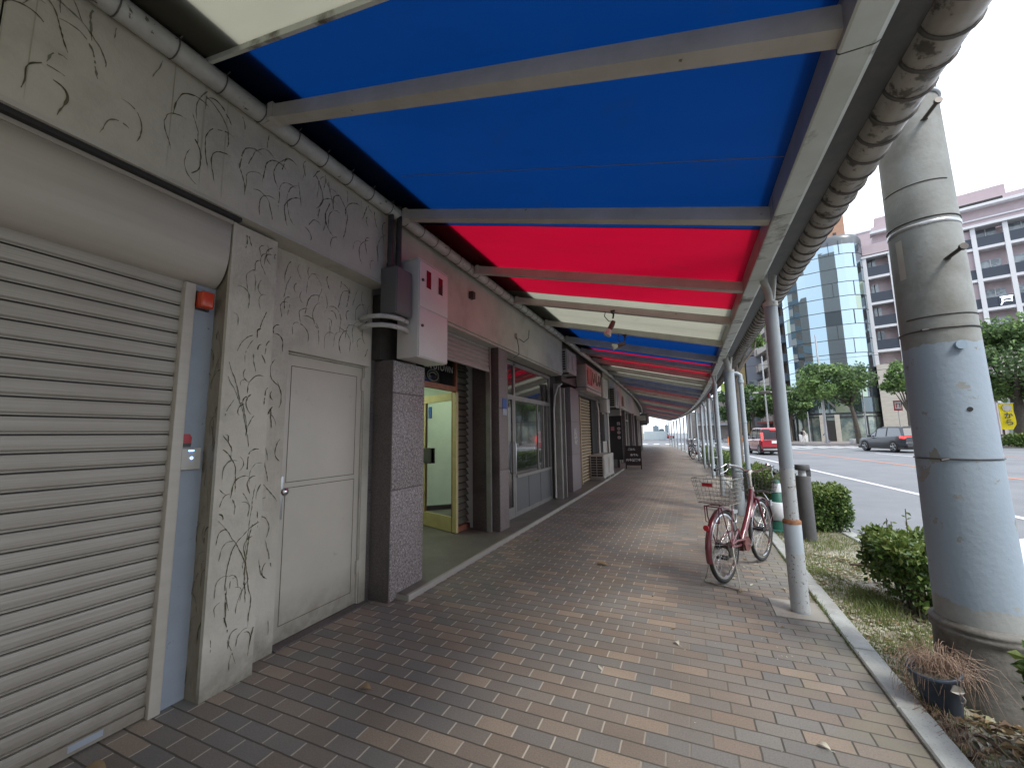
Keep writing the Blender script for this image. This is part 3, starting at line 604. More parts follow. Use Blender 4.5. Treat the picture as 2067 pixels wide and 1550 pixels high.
# folded shutter posts at the end
b = MB(); b.box(-2.70,-2.55,8.56,8.62,.05,2.42); b.box(-2.66,-2.52,8.40,8.46,.05,2.50); b.box(-2.70,-2.50,8.66,8.72,.05,2.42); b.build('folded_shutter', M['alu'], Bd)
b = MB(); b.tube([(-2.62,8.25,.1),(-2.62,8.25,1.9),(-2.60,8.27,2.2),(-2.55,8.38,2.44),(-2.50,8.5,2.50)], .022, 8); b.build('drain_pipe', M['offwhite'], Bd)
# notices
t = empty('blue_notice', (-2.52,5.45,1.8), 0, 'small blue and white notice on the reddish granite pillar', 'notice')
bx('notice_sheet', M['poster'], t, -2.528, -2.522, 5.45, 5.60, 1.80, 1.95); bx('notice_foot', M['bluegrey'], t, -2.528, -2.522, 5.46, 5.60, 1.70, 1.795)
# meter cabinet, relay box, conduits
mb_ = empty('meter_cabinet', (-2.3,3.2,2.1), 0, 'large pale meter cabinet with two dark windows above the speckled pillar', 'meter cabinet')
mc = bx('cabinet', M['meter'], mb_, -2.45, -2.215, 2.96, 3.45, 2.12, 3.05, bev=.005)
b = MB(); b.box(-2.216,-2.205,2.968,3.442,2.60,3.04,bev=.003); dmt = b.build('upper_door', M['meter'], mb_)
b = MB(); b.box(-2.216,-2.205,2.968,3.442,2.13,2.585,bev=.003); dm2 = b.build('lower_door', M['meter'], mb_)
M['meterglass'] = mat('meter_window', (.035,.012,.014), .12, spec=.7)
for y in (3.055, 3.255):
    b = MB(); b.box(-2.2065,-2.2025,y,y+.10,2.79,2.99); b.cur = 1; b.box(-2.2045,-2.1995,y+.014,y+.086,2.805,2.975); b.build('meter_window', [M['meter'], M['meterglass']], dmt)
for z, d in ((2.86,dmt),(2.42,dm2)):
    b = MB(); b.tube([(-2.206,3.01,z),(-2.194,3.01,z)], .014, 12); b.build('lock', M['darkmetal'], d)
b = MB(); b.box(-2.455,-2.212,2.95,3.46,3.052,3.062); b.build('rain_lid', M['meter'], mb_)
t = empty('relay_box', (-2.35,2.8,2.5), 0, 'small grey steel box under two dark pipes left of the meter cabinet', 'relay box')
bx('case', M['greybox'], t, -2.44, -2.27, 2.715, 2.935, 2.475, 2.90, bev=.004)
b = MB(); b.box(-2.272,-2.264,2.725,2.925,2.485,2.89,bev=.002); b.build('cover', M['greybox'], t)
for i, (y, x) in enumerate(((2.76,-2.38),(2.85,-2.36))):
    b = MB(); b.tube([(x,y,2.9),(x,y,3.62)], .026, 12); b.tube([(x,y,2.93),(x,y,2.95)], .031, 12)
    o = b.build('riser_pipe', M['darkmetal']); tag(o, ['dark riser pipe above the relay box, nearer the plaster wall','dark riser pipe above the relay box, nearer the meter cabinet'][i], 'pipe', 'riser pipes above the relay box')
for i, z in enumerate((2.44, 2.36)):
    b = MB(); P = [(-2.63,2.675,z),(-2.55,2.635,z),(-2.46,2.625,z),(-2.37,2.655,z),(-2.315,2.72,z),(-2.295,2.81,z),(-2.30,2.90,z),(-2.34,2.965,z)]
    b.tube(P, .021, 10); b.ring((-2.625,2.675,z), .022, .006, 'x', 14, 6); 
    o = b.build('bent_conduit', M['pipe']); tag(o, ['upper of two bent grey conduits wrapping round the corner below the relay box','lower of two bent grey conduits wrapping round the corner below the relay box'][i], 'conduit', 'bent conduits below the relay box')
t = empty('wall_socket', (-2.49,5.6,2.98), 0, 'small junction box with a loose hanging cable on the grey fascia', 'junction box')
bx('box', M['offwhite'], t, -2.50, -2.455, 5.90, 6.0, 2.96, 3.04, bev=.004)
b = MB(); b.tube([(-2.47,5.9,2.97),(-2.44,5.87,2.90),(-2.44,5.92,2.80),(-2.45,5.95,2.70),(-2.48,5.80,2.62)], .006, 6); b.tube([(-2.47,6.0,2.97),(-2.44,6.15,2.94),(-2.43,6.35,3.05),(-2.43,6.38,3.2)], .006, 6); b.build('cable', M['black'], t)
bx('small_bracket', M['darkmetal'], None, -2.50, -2.44, 4.40, 4.47, 3.16, 3.25); tag(bpy.data.objects['small_bracket'], 'dark metal bracket under the long pipe on the grey fascia', 'bracket')

b = MB(); b.quad((2.85,5.70,-.094),(4.3,6.1,-.094),(4.9,8.6,-.094),(3.90,7.85,-.094)); tag(b.build('road_arrow', M['roadwhite']), kind='structure')
# ================================================================== THIRD BUILDING (gold shutter, sign boxes)
Cd = empty('shutter_shop', (-2.7, 9, 0), 0, 'narrow dark shop with closed gold slatted shutter between granite pillars', 'shop building')
b = MB(); b.box(-9,-2.95,8.9,14.2,0,6.8); b.box(-2.95,-2.62,8.9,14.2,2.62,6.8); b.build('building_body', M['granite_d'], Cd, True)
M['mauvegran'] = mat('mauve_granite', (.24,.21,.21), .5, c2=(.17,.145,.145), scale=60, contrast=(.42,.6))
pillar('stone_pillar', M['mauvegran'], -2.95, -2.60, 9.55, 10.35, 2.55, [.9,1.7], Cd)
bx('notice_sheet', M['notice'], Cd, -2.596, -2.590, 9.75, 10.05, 1.15, 1.55)
b = MB(); zz = .06
for (ya, yb) in ((10.45,10.95),(10.99,12.35)):
    zz = .06
    while zz < 2.42:
        b.cur = 0; b.quad((-2.755,ya,zz),(-2.755,yb,zz),(-2.725,yb,zz+.035),(-2.725,ya,zz+.035)); b.quad((-2.725,ya,zz+.035),(-2.725,yb,zz+.035),(-2.755,yb,zz+.062),(-2.755,ya,zz+.062))
        b.cur = 1; b.quad((-2.758,ya,zz+.062),(-2.758,yb,zz+.062),(-2.758,yb,zz+.085),(-2.758,ya,zz+.085)); zz += .085
b.cur = 0; b.box(-2.76,-2.70,10.94,11.0,.05,2.45); b.build('slatted_shutter', [M['goldslat'], M['slot']], Cd, True)
bx('header_box', M['granite_d'], Cd, -2.95, -2.60, 10.36, 12.9, 2.43, 2.62, bent=True)
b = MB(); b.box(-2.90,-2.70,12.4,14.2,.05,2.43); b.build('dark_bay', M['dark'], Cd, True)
M['signred'] = mat('sign_face_pink', (.50,.33,.29), .5, c2=(.44,.28,.25), scale=6); M['signdark'] = mat('sign_lettering', (.10,.07,.06), .5)
def sign_box(name, lab, x0, x1, y0, y1, z0, z1, face, letters=None):
    t = empty(name, ((x0+x1)/2, (y0+y1)/2, z0), 0, lab, 'sign')
    bx('sign_case', M['offwhite'], t, x0, x1-.012, y0, y1, z0, z1, bev=.01, bent=True)
    f = bx('sign_face', face, t, x1-.012, x1-.004, y0+.05, y1-.05, z0+.05, z1-.05, bent=True)
    if letters:
        s0, ln, m_ = letters
        text('sign_lettering', ln, s0, m_, f, (x1+bend((y0+y1)/2)+.002, (y0+y1)/2, (z0+z1)/2), (R(90),0,R(90)), .004, bold=.012)
    return t
t = sign_box('shop_sign', 'pinkish illuminated box sign with red and dark characters above the gold shutter', -2.62,-2.34,10.3,12.3,2.62,3.22, M['signred'], (.42,'山  いしい', M['signdark']))
b = MB(); b.box(-2.339,-2.332,10.42,10.72,2.7,3.14); b.box(-2.339,-2.332,10.82,10.95,2.7,3.14); b.build('red_character_panel', M['redplastic'], t, True)
bx('drip_tray', M['offwhite'], t, -2.64,-2.36,10.3,12.3,2.52,2.60, bent=True)
sign_box('blank_sign', 'plain cream box sign just past the pinkish sign', -2.62,-2.33,12.55,13.5,2.52,3.14, M['offwhite'])
# air conditioner units
def aircon(name, lab, x, y, z, L_, W, H_, grp, wall=True):
    t = empty(name, (x+bend(y), y, z), 0, lab, 'air conditioner', grp)
    b = MB(); b.box(0,W,.02,L_,.0,H_); b.box(-.004,W+.004,.012,.02,-.004,H_+.004); b.build('casing', M['offwhite'], t, local=True)
    b = MB(); b.box(.03,W-.03,.0,.012,.04,H_-.04); g_ = b.build('dark_grille', M['dark'], t, local=True)
    b = MB(); 
    n = 8
    for i in range(n+1): zz = .04+(H_-.08)*i/n; b.box(.02,W-.02,-.008,.0,zz-.006,zz+.006)
    for k in (.02, W/2-.006, W-.03): b.box(k,k+.012,-.010,-.002,.03,H_-.03)
    b.build('grille_bars', M['offwhite'], t, local=True)
    b = MB()
    for k in range(2): 
        a = .1+k*L_*.48; b.box(W,W+.012,a,a+L_*.40,.08,.10); b.box(W,W+.012,a,a+L_*.40,H_-.10,H_-.08); b.box(W,W+.012,a,a+.02,.10,H_-.10); b.box(W,W+.012,a+L_*.40-.02,a+L_*.40,.10,H_-.10)
    b.build('side_frame', M['offwhite'], t, local=True)
    if wall:
        b = MB(); b.box(-.15,W+.02,.05,.09,-.05,-.01); b.box(-.15,W+.02,L_-.1,L_-.06,-.05,-.01); b.box(-.15,-.11,.05,.09,-.35,-.01); b.box(-.15,-.11,.09,L_-.06,-.05,-.01); b.build('bracket', M['darkmetal'], t, local=True)
    else:
        b = MB()
        for yy in (.08, L_*.5, L_-.12): b.box(.0,W+.03,yy,yy+.06,-.07,0)
        b.build('feet', M['offwhite'], t, local=True)
    return t
aircon('air_conditioner', 'wall mounted outdoor unit above the folded shutter at the end of the shop window', -2.74, 8.62, 2.78, .82, .34, .52, 'outdoor air conditioner units')
aircon('air_conditioner', 'outdoor unit standing on the ledge past the gold shutter', -2.72, 12.0, .12, 1.7, .40, .66, 'outdoor air conditioner units', False)
aircon('air_conditioner', 'far outdoor unit high on the wall above the black door', -2.72, 14.9, 2.35, .9, .40, .72, 'outdoor air conditioner units')
# downpipes and meter boxes in the dark bay
for i, (y, x, lab) in enumerate(((12.95,-2.60,'pale vertical pipe beside the outdoor unit on the ledge'),(14.25,-2.52,'pale vertical pipe left of the black shop door'))):
    b = MB(); b.tube([(x,y,.06),(x,y,2.2),(x-.06,y+.05,2.45)], .035+.012*i, 10)
    for z in (.6,1.4,2.1): b.tube([(x,y,z),(x,y,z+.03)], .045+.012*i, 10)
    tag(b.build('downpipe', M['offwhite'], None, True), lab, 'pipe', 'pale pipes beside the ledge')
bx('gas_meter_cabinet', M['greybox'], None, -2.72,-2.50,13.5,14.05,1.15,2.05, bev=.01, bent=True); tag(bpy.data.objects['gas_meter_cabinet'], 'tall grey meter cabinet low on the wall past the outdoor unit', 'meter cabinet')
bx('upper_meter_cabinet', M['meter'], None, -2.70,-2.46,13.9,14.5,2.12,2.60, bev=.01, bent=True); tag(bpy.data.objects['upper_meter_cabinet'], 'small grey meter cabinet under the cables past the blank sign', 'meter cabinet')
# ================================================================== FOURTH BUILDING: bar with black door, and the run of fronts behind it
Ed = empty('bar_front', (-2.8, 16, 0), 0, 'dark bar front with a black sticker covered door panel facing the walkway', 'shop building')
b = MB(); b.box(-9,-2.95,14.2,24,0,6.8); b.box(-2.95,-2.50,14.9,24,2.50,6.8); b.build('building_body', M['plaster2'], Ed, True)
M['barblack'] = mat('bar_black_panel', (.012,.010,.010), .35)
bd = MB(); bd.box(-3.0,-2.38,16.9,16.96,.35,2.12); bd.build('black_panel', M['barblack'], Ed, True)
bx('panel_base', M['greybox'], Ed, -2.98,-2.62,16.84,16.90,.06,.36, bent=True)
b = MB(); b.box(-3.0,-2.42,16.9,17.3,2.12,2.52); b.build('panel_header', M['alu'], Ed, True)
M['stickpink'] = mat('pink_sticker', (.40,.12,.16), .5)
x0 = -2.42
b = MB(); b.box(-2.82,-2.68,16.885,16.895,1.52,1.68); b.build('pink_sticker', M['stickpink'], Ed, True)
for k, z in enumerate((1.80,1.60,1.44,1.24)):
    b = MB()
    if k == 0: b.box(-2.56,-2.44,16.885,16.895,z-.06,z+.06)
    else: b.prism([(-2.50+.065*math.cos(R(a)), z+.065*math.sin(R(a))) for a in range(0,360,24)], 'y', 16.885, 16.895)
    b.cur = 1; b.box(-2.53,-2.47,16.880,16.886,z-.03,z+.03)
    b.build('round_sticker', [M['notice'], M['stickpink']], Ed, True)
def bay_front(par, y0, y1, base, winz=(.9,2.2), fr=None):
    b = MB(); b.box(-2.80,-2.74,y0,y1,.05,2.5); b.build('shop_glass', M['winglass'], par, True)
    b = MB(); fr = fr or M['alu']
    for y in (y0, (y0+y1)/2, y1-.06): b.box(-2.75,-2.70,y,y+.06,.05,2.5)
    b.box(-2.75,-2.71,y0,y1,2.05,2.10); b.build('window_frame', fr, par, True)
M['palefr'] = mat('pale_window_frame', (.48,.46,.40), .5)
bay_front(Ed, 17.4, 19.6, 0, fr=M['palefr']); bay_front(Ed, 20.2, 23.2, 0, fr=M['palefr'])
for y in (17.0,19.7,23.4): bx('front_pier', M['granite_d'], Ed, -2.95,-2.58,y+.35,y+.75,.0,2.5, bent=True)
bx('name_plate', M['offwhite'], Ed, -2.50,-2.44,18.6,19.5,2.62,3.05, bent=True)
Fd = empty('far_shop', (-2.9, 30, 0), 0, 'row of dim shop fronts near the far end of the covered walkway', 'shop building')
b = MB(); b.box(-9,-2.95,24,46.5,0,6.8); b.box(-2.95,-2.55,24,46.5,2.55,6.8); b.build('building_body', M['plaster2'], Fd, True)
for i in range(7):
    y = 24.4+i*3.15; bay_front(Fd, y+.5, y+2.9, 0)
    b = MB(); b.box(-2.95,-2.50,y,y+.45,0,2.55); b.build('front_pier', [M['mauvegran'], M['granite_d'], M['plaster2']][i % 3], Fd, True)
for i, (y, z0, z1) in enumerate(((27,2.2,2.5),(33,2.0,2.9),(38,2.2,3.0))):
    o = bx('projecting_sign', [M['offwhite'], M['greybox'], M['signred']][i], None, -2.5,-1.95,y,y+.18,z0,z1, bev=.01, bent=True)
    tag(o, ['small pale projecting sign on the shop fronts beyond the bar','grey projecting sign on the far shop fronts','pink projecting sign close to the far end of the walkway'][i], 'sign', 'projecting signs')
o = bx('end_signboard', M['greyshutter'], None, -2.35,-1.75,42.6,43.2,2.35,3.35, bev=.02, bent=True); tag(o, 'grey ribbed box hanging at the far left end of the walkway', 'sign')
# sandwich board
t = empty('sandwich_board', (-2.12,17.0,0), R(6), 'black A-frame sandwich board with chalk writing beside the black bar door', 'sandwich board')
for s in (-1, 1):
    b = MB(); b.prism([(-.29,.16),(.29,.16),(.29,.88),(-.29,.88)], 'y', -.012, .012); 
    v = [(x, y+s*(.24-.24*z/.9), z) for x, y, z in b.v]; b.v = v; bo = b.build('board', M['barblack'], t, local=True)
    b = MB(); 
    for q in ((-.31,-.27,0,.9),(.27,.31,0,.9),(-.27,.27,.86,.9),(-.27,.27,.14,.18)): b.box(q[0],q[1],-.018,.018,q[2],q[3])
    b.v = [(x, y+s*(.24-.24*z/.9), z) for x, y, z in b.v]; b.build('frame', M['barblack'], t, local=True)
    if s == -1:
        M['chalk'] = mat('chalk', (.62,.61,.58), .9)
        for ln, z, sz, xx in (('ごはん', .76, .10, -.06), ('おでん', .54, .10, .04), ('只今営業中', .34, .115, 0)):
            text('chalk_writing', ln, sz, M['chalk'], bo, (xx, -.24+.24*z/.9-.016, z), (R(90-14),0,0), .001, local=True, bold=.002)
# ================================================================== LONG PIPE UNDER THE AWNING
pt = [(-2.385, -3+i*1.0, 3.47) for i in range(51)]
b = MB(); b.tube([(x+bend(y), y, z+(.0 if y < 9.5 else -.02)) for x, y, z in pt], .058, 14); b.cur = 1
y = -.4
while y < 30:
    b.ring((-2.385+bend(y), y, 3.47), .062, .0035, 'y', 12, 5); 
    if y < 9: b.tube([(-2.35,y,3.50),(-2.325,y+.01,3.53),(-2.32,y+.01,3.575)], .0035, 5)
    y += .24
pp = tag(b.build('long_wall_pipe', [M['pipe'], M['ring']]), 'long grey wrapped pipe running under the awning along the wall top', 'pipe')
# ================================================================== AWNING
AW = empty('arcade_awning', (.7, 3.95, 0), 0, 'long walkway awning of blue, red and white cloth on grey beams and blue grey posts', 'awning')
def shz(x): return 3.50-.2446*(x+2.3)       # sheet height over the beams
def shz_low(x): return shz(x)
seg = []
cols = [('whitecloth',-3.2,1.205),('blue',1.205,3.20),('red',3.20,5.28),('whitecloth',5.28,7.35),('blue',7.35,9.6),('red',9.6,11.9),('whitecloth',11.9,14.6)]
y = 14.6; cyc = ['blue','red','whitecloth']; i = 0
while y < 47: cols.append((cyc[i % 3], y, y+2.1)); y += 2.1; i += 1
for i, (c, a, e) in enumerate(cols):
    e = min(e, 47.2); b = MB(); nx, ny = 12, 6
    dz = -.0 if c != 'whitecloth' or i else -.006
    for p in range(nx):
        for q in range(ny):
            P = []
            for (pp_, qq) in ((p,q),(p+1,q),(p+1,q+1),(p,q+1)):
                x = -2.43+3.03*pp_/nx; yy = a+(e-a)*qq/ny+(.012 if qq == ny else 0)-(.05*(x+2.43) if (i == 0 and qq == ny) or (i == 1 and qq == 0) else 0); P.append((x, yy, shz(x)+.028+dz+.004*math.sin(yy*5.0+x*2)*math.sin(x*3.1)))
            b.add(P, [(0,1,2,3)], True)
    if i: 
        b.cur = 1; mid = (a+e)/2
        if i in (1,3): b.add([(-1.95,mid+.16,shz(-1.95)+.022),(.55,mid+.16,shz(.55)+.022),(.55,mid+.168,shz(.55)+.022),(-1.95,mid+.168,shz(-1.95)+.022)], [(0,1,2,3)])
    b.build('cloth', [M[c], M['flash']], AW, True)
b = MB(); b.box(-2.40,.55,1.185,1.203,0,.04); b.v = [(x, y_-.05*(x+2.43), shz(x)+.0+z-.012) for x,y_,z in b.v]; b.build('cloth_hem', M['edge2'], AW)
# opaque sheet above the cloth next to the wall, with the sag of the cloth edge
b = MB()
for i in range(50): 
    y0 = -3+i; y1 = y0+1
    b.quad((-2.80,y0,shz(-2.80)+.06),(-2.02,y0,shz(-2.02)+.06),(-2.02,y1,shz(-2.02)+.06),(-2.80,y1,shz(-2.80)+.06))
b.build('wall_flashing', M['flash'], AW, True)
M['beam_far'] = mat('galvanised_beam', (.44,.43,.41), .5, c2=(.35,.335,.31), scale=5)
beams = [.35, 1.56, 2.88, 4.28, 5.55, 6.95, 8.35]
while beams[-1] < 46: beams.append(beams[-1]+1.34)
for i, y in enumerate(beams):
    b = MB(); x0, x1 = -2.31, .57
    w = .040 if not 8 < y < 9.6 else .075
    zc = lambda x: shz(x)-.045
    dp = .045 if y < 8 else .075 if y < 9.6 else .055 if y < 14.6 else .10
    b.add([(x0,y-w,zc(x0)-dp),(x0,y+w,zc(x0)-dp),(x0,y+w,zc(x0)+.045),(x0,y-w,zc(x0)+.045),(x1,y-w,zc(x1)-dp),(x1,y+w,zc(x1)-dp),(x1,y+w,zc(x1)+.045),(x1,y-w,zc(x1)+.045)],
          [(0,1,2,3),(7,6,5,4),(0,4,5,1),(1,5,6,2),(2,6,7,3),(3,7,4,0)])
    if i < 8: b.box(-2.40,-2.28,y-.018,y+.018,3.41,3.50); b.box(-2.315,-2.27,y-w-.006,y+w+.006,zc(x0)-.055,zc(x0)+.05)
    if y > 8.2:
        yy = y+(.62 if y > 9.5 else .28); d2 = .10 if y > 14.5 else .06; w2 = .03
        b.add([(x0,yy-w2,shz(x0)-d2),(x1,yy-w2,shz(x1)-d2),(x1,yy+w2,shz(x1)-d2),(x0,yy+w2,shz(x0)-d2),(x0,yy-w2,shz(x0)+.02),(x1,yy-w2,shz(x1)+.02),(x1,yy+w2,shz(x1)+.02),(x0,yy+w2,shz(x0)+.02)], [(0,1,2,3),(0,4,5,1),(3,2,6,7)])
    b.build('beam', M['beam'] if i < 6 else M['beam_far'], AW, True)
# edge beam: inner face, pale bottom, joints
def extr(name, m, prof, y0, y1, step=1.15, gapm=None, gap=.006):
    b = MB(); y = y0
    while y < y1:
        e = min(y+step, y1); b.cur = 0
        P = [(x,y,z) for x,z in prof]+[(x,e-gap,z) for x,z in prof]; n = len(prof)
        b.add(P, [(i,i+n,i+n+1,i+1) for i in range(n-1)])
        if gap: 
            b.cur = 1; P = [(x+(.002 if i < 2 else 0), yy, z+.002) for yy in (e-gap, e) for i,(x,z) in enumerate(prof)]; b.add(P, [(i,i+n,i+n+1,i+1) for i in range(n-1)])
        y = e
    return b.build(name, [m, M['ring']], AW, True)
ZB = 2.685
extr('edge_beam_face', M['edge1'], [(.555,2.86),(.552,ZB+.005)], -3, 47.2)
extr('edge_beam_soffit', M['edge2'], [(.552,ZB+.005),(.560,ZB),(.655,ZB),(.672,ZB+.008),(.675,ZB+.10)], -3, 47.2, 1.15)
b = MB()
for i in range(51):
    y0 = -3+i; y1 = y0+1
    b.quad((.675,y0,ZB+.10),(.826,y0,ZB+.10),(.826,y1,ZB+.10),(.675,y1,ZB+.10)); b.quad((.55,y0,2.90),(.85,y0,2.90),(.85,y1,2.90),(.55,y1,2.90))
b.build('edge_channel', M['darkmetal'], AW, True)  # dark sheet in the gap by the gutter, its shade put into the colour
# gutter: round duct with raised bands
b = MB(); cx_, cz_, rg = .912, 2.805, .083
pts = []; rr = []; y = -3
while y < 47: pts.append((cx_+bend(y), y, cz_)); rr.append(rg); y += .12
b.tube(pts, rr, 18); b.cur = 1; y = .30
while y < 47:
    st = .142 if y < 16 else .4
    b.ring((cx_+bend(y), y, cz_), rg+.002, .0075, 'y', 20, 6); y += st
b.build('gutter', [M['duct'], M['ring']], AW)
# posts
def post(x, y, r=.052, zt=2.70, sleeve=True, up=True, m=None):
    xx = x
    b = MB(); b.tube([(xx,y,0),(xx,y,zt-.22)], r, 20); 
    p = b.build('post', m or M['post'], AW)
    if sleeve: 
        b = MB(); b.lathe([(r+.012,0.0),(r+.013,.68),(r+.004,.692),(r,.70)], (xx,y,0), 24); b.cur = 1; b.lathe([(r+.0145,.668),(r+.0145,.690),(r+.002,.702)], (xx,y,0), 24)
        b.cur = 2; b.lathe([(r+.0006,.70),(r+.0008,1.10)], (xx,y,0), 24)
        b.cur = 2; b.lathe([(r+.0136,.02),(r+.0136,.45)], (xx,y,0), 24)
        b.build('base_sleeve', [M['post'], M['rust'], M['post_flaked']], p)
    if up:
        b = MB(); b.tube([(xx,y,zt-.24),(xx-.005,y,zt-.12),(xx-.03,y,zt-.03),(xx-.03,y,zt+.08)], r*.62, 12); b.tube([(xx,y,zt-.25),(xx,y,zt-.21)], r+.006, 16); b.tube([(xx+.02,y,zt-.2),(xx+.05,y,zt+.02)], r*.35, 8); b.build('post_head', M['pipe'], p)
    return p
POSTS = [(.705,3.95),(.71,8.05),(.60,10.3),(.60,14.0),(.48,17.7),(.37,22.6),(.10,26.5),(-.10,29.0),(-.34,31.6),(-.62,34.3),(-.95,37.5),(-1.28,40.5),(-1.62,43.5),(-1.95,46.5)]
for i, (x, y) in enumerate(POSTS):
    post(x, y, .050 if i != 1 else .085, sleeve=(i == 0), up=(i < 3))
bx('post_footing', M['ledge_edge'], AW, .52, .866, 3.80, 4.17, -.01, .006)
def downpipe(x, y, x2, lab):
    b = MB(); P = [(.72+bend(y),y,2.62),(.74+bend(y),y,2.50),(.80+bend(y),y,2.44),(x2-.06,y,2.44),(x2,y,2.40),(x2,y,2.30),(x2,y,.02)]
    b.tube(P, .038, 12); b.tube([(x2,y,2.26),(x2,y,2.32)], .050, 12); b.tube([(x2,y,1.55),(x2,y,1.58)], .045, 12)
    if lab: b.tube([(x2,y,.30),(x2,y,.33)], .046, 12)
    return tag(b.build('rain_downpipe', M['post']), lab, 'downpipe', 'rain downpipes along the posts')
downpipe(0, 8.2, .90, 'rain downpipe with elbow beside the thick second post')
downpipe(0, 14.3, .76, 'thin rain downpipe just past the clamped fourth post')
downpipe(0, 18.1, .64, 'rain downpipe with elbow beyond the clamped post')
b = MB(); 
for z in (1.05, .62): b.ring((.68,14.15,z), .14, .012, 'z', 20, 6, sx=.9)
tag(b.build('pipe_clamp', M['steel']), 'pair of steel bands tying the fourth post to its downpipe', 'clamp')
# fallen-over cable lamps on the beam
M['socket'] = mat('brown_lamp_socket', (.13,.065,.05), .5); M['bulb'] = mat('unlit_reflector_bulb', (.62,.60,.54), .25)
for i, (x, y, z, a, lab) in enumerate(((-.86,5.55,3.04,25,'nearer clip-on spotlight with brown socket hanging from the fifth beam'),(-.90,6.95,3.02,75,'farther clip-on spotlight with white bulb under the white and blue cloth'))):
    t = empty('clip_spotlight', (x,y,z), 0, lab, 'spotlight', 'clip-on spotlights under the awning')
    d = Vector((-math.sin(R(a)), -.2, -math.cos(R(a)))).normalized(); o = Vector((x, y, z-.10))
    b = MB(); b.tube([(x,y,z+.07),(x,y,z-.02),(x-.01,y,z-.06)], .012, 8); b.box(x-.03,x+.03,y-.05,y+.05,z+.02,z+.045); b.tube([(x-.1,y,z+.08),(x-.12,y-.02,z-.02),(x-.06,y-.02,z-.10),o], .006, 6); b.build('clamp', M['black'], t)
    b = MB(); b.tube([o, o+d*.05, o+d*.10, o+d*.13], [.028,.036,.036,.030], 12); b.build('socket', M['socket'], t)
    b = MB(); b.tube([o+d*.12, o+d*.16, o+d*.21, o+d*.225], [.022,.036,.056,.048], 14); b.build('bulb', M['bulb'], t)
o = bx('red_tag', M['redplastic'], None, .60,.64,13.6,13.75,2.42,2.58, bev=.01); tag(o, 'small red tag hanging under the gutter by the second post', 'tag')
# ================================================================== UTILITY POLE
UX, UY = 1.375, 3.12
def ur(z): return .184-.0105*z
t = empty('utility_pole', (UX, UY, 0), 0, 'thick concrete utility pole painted blue grey below, standing in the planting strip', 'utility pole')
b = MB(); b.lathe([(ur(z)+.012*0, z) for z in (.38,.8,1.3,1.6,1.87)], (UX,UY,0), 48); b.cur = 1
b.lathe([(ur(z), z) for z in (1.87,2.6,3.2,4,6,9.5)], (UX,UY,0), 48); b.build('shaft', [M['poleshaft'], M['poleshaft']], t)
b = MB(); b.lathe([(.212,-.06),(.206,.05),(.196,.28),(.198,.31),(.208,.322),(.209,.338),(.200,.346),(.206,.354),(.207,.366),(.196,.374),(.182,.385)], (UX,UY,0), 48); b.build('foot', M['conc_base'], t)
for z, r_ in ((1.235,.004),(1.955,.0045),(3.40,.012)):
    b = MB(); b.ring((UX,UY,z), ur(z)+.003, r_, 'z', 48, 8)
    if r_ < .01: b.tube([(UX-.10,UY-ur(z)*.86,z),(UX-.14,UY-ur(z)*.86-.02,z-.006)], .006, 6)
    b.build('steel_band', M['steel' if r_ > .01 else 'darkmetal'], t)
b = MB(); b.lathe([(ur(2.57)+.002,2.567),(ur(2.57)+.004,2.570),(ur(2.57)+.004,2.586),(ur(2.57)+.002,2.589)], (UX,UY,0), 48); b.build('steel_band', M['steel'], t)
for z_, r_, a_, e_ in ((2.61,.004,0,360),(2.03,.004,200,330),(2.83,.003,180,300)): b = MB(); b.ring((UX,UY,z_), ur(z_)+.0015, r_, 'z', 48, 6, a_, e_); b.build('wire_loop', M['darkmetal'], t)
for z, a, l in ((2.345,275,.12),(3.21,275,.12),(4.1,275,.12)):
    c, s_ = math.cos(R(a)), math.sin(R(a)); r0 = ur(z)
    b = MB(); b.tube([(UX+c*(r0-.01),UY+s_*(r0-.01),z),(UX+c*(r0+l),UY+s_*(r0+l),z+.012)], .011, 10); b.tube([(UX+c*(r0+l),UY+s_*(r0+l),z+.012),(UX+c*(r0+l+.014),UY+s_*(r0+l+.014),z+.014)], .019, 10); b.lathe([(.017,-.005),(.017,.0)],(UX+c*r0,UY+s_*r0,z),8); b.build('step_bolt', M['rust'] if z > 5 else M['darkmetal'], t)
b = MB(); a = R(272); c, s_ = math.cos(a), math.sin(a); r0 = ur(2.05); b.tube([(UX+c*(r0-.01),UY+s_*(r0-.01),1.85),(UX+c*(r0+.022),UY+s_*(r0+.022),1.85)], .024, 16); b.build('painted_cap', M['polepaint'], t)
a = R(272); c, s_ = math.cos(a), math.sin(a); b = MB(); b.tube([(UX+c*(ur(1.55)-.005),UY+s_*(ur(1.55)-.005),1.50),(UX+c*(ur(1.55)+.004),UY+s_*(ur(1.55)+.004),1.50)], .012, 10); b.build('bolt_hole', M['rubber'], t)
# narrow steel number plate on the side
a0 = R(197); b = MB()
for k in range(4):
    aa, ab = a0+k*.06, a0+(k+1)*.06; r_ = ur(2.8)+.006
    b.quad((UX+r_*math.cos(aa),UY+r_*math.sin(aa),2.28),(UX+r_*math.cos(ab),UY+r_*math.sin(ab),2.28),(UX+r_*math.cos(ab),UY+r_*math.sin(ab),2.52),(UX+r_*math.cos(aa),UY+r_*math.sin(aa),2.52))
b.build('side_plate', M['offwhite'], t)
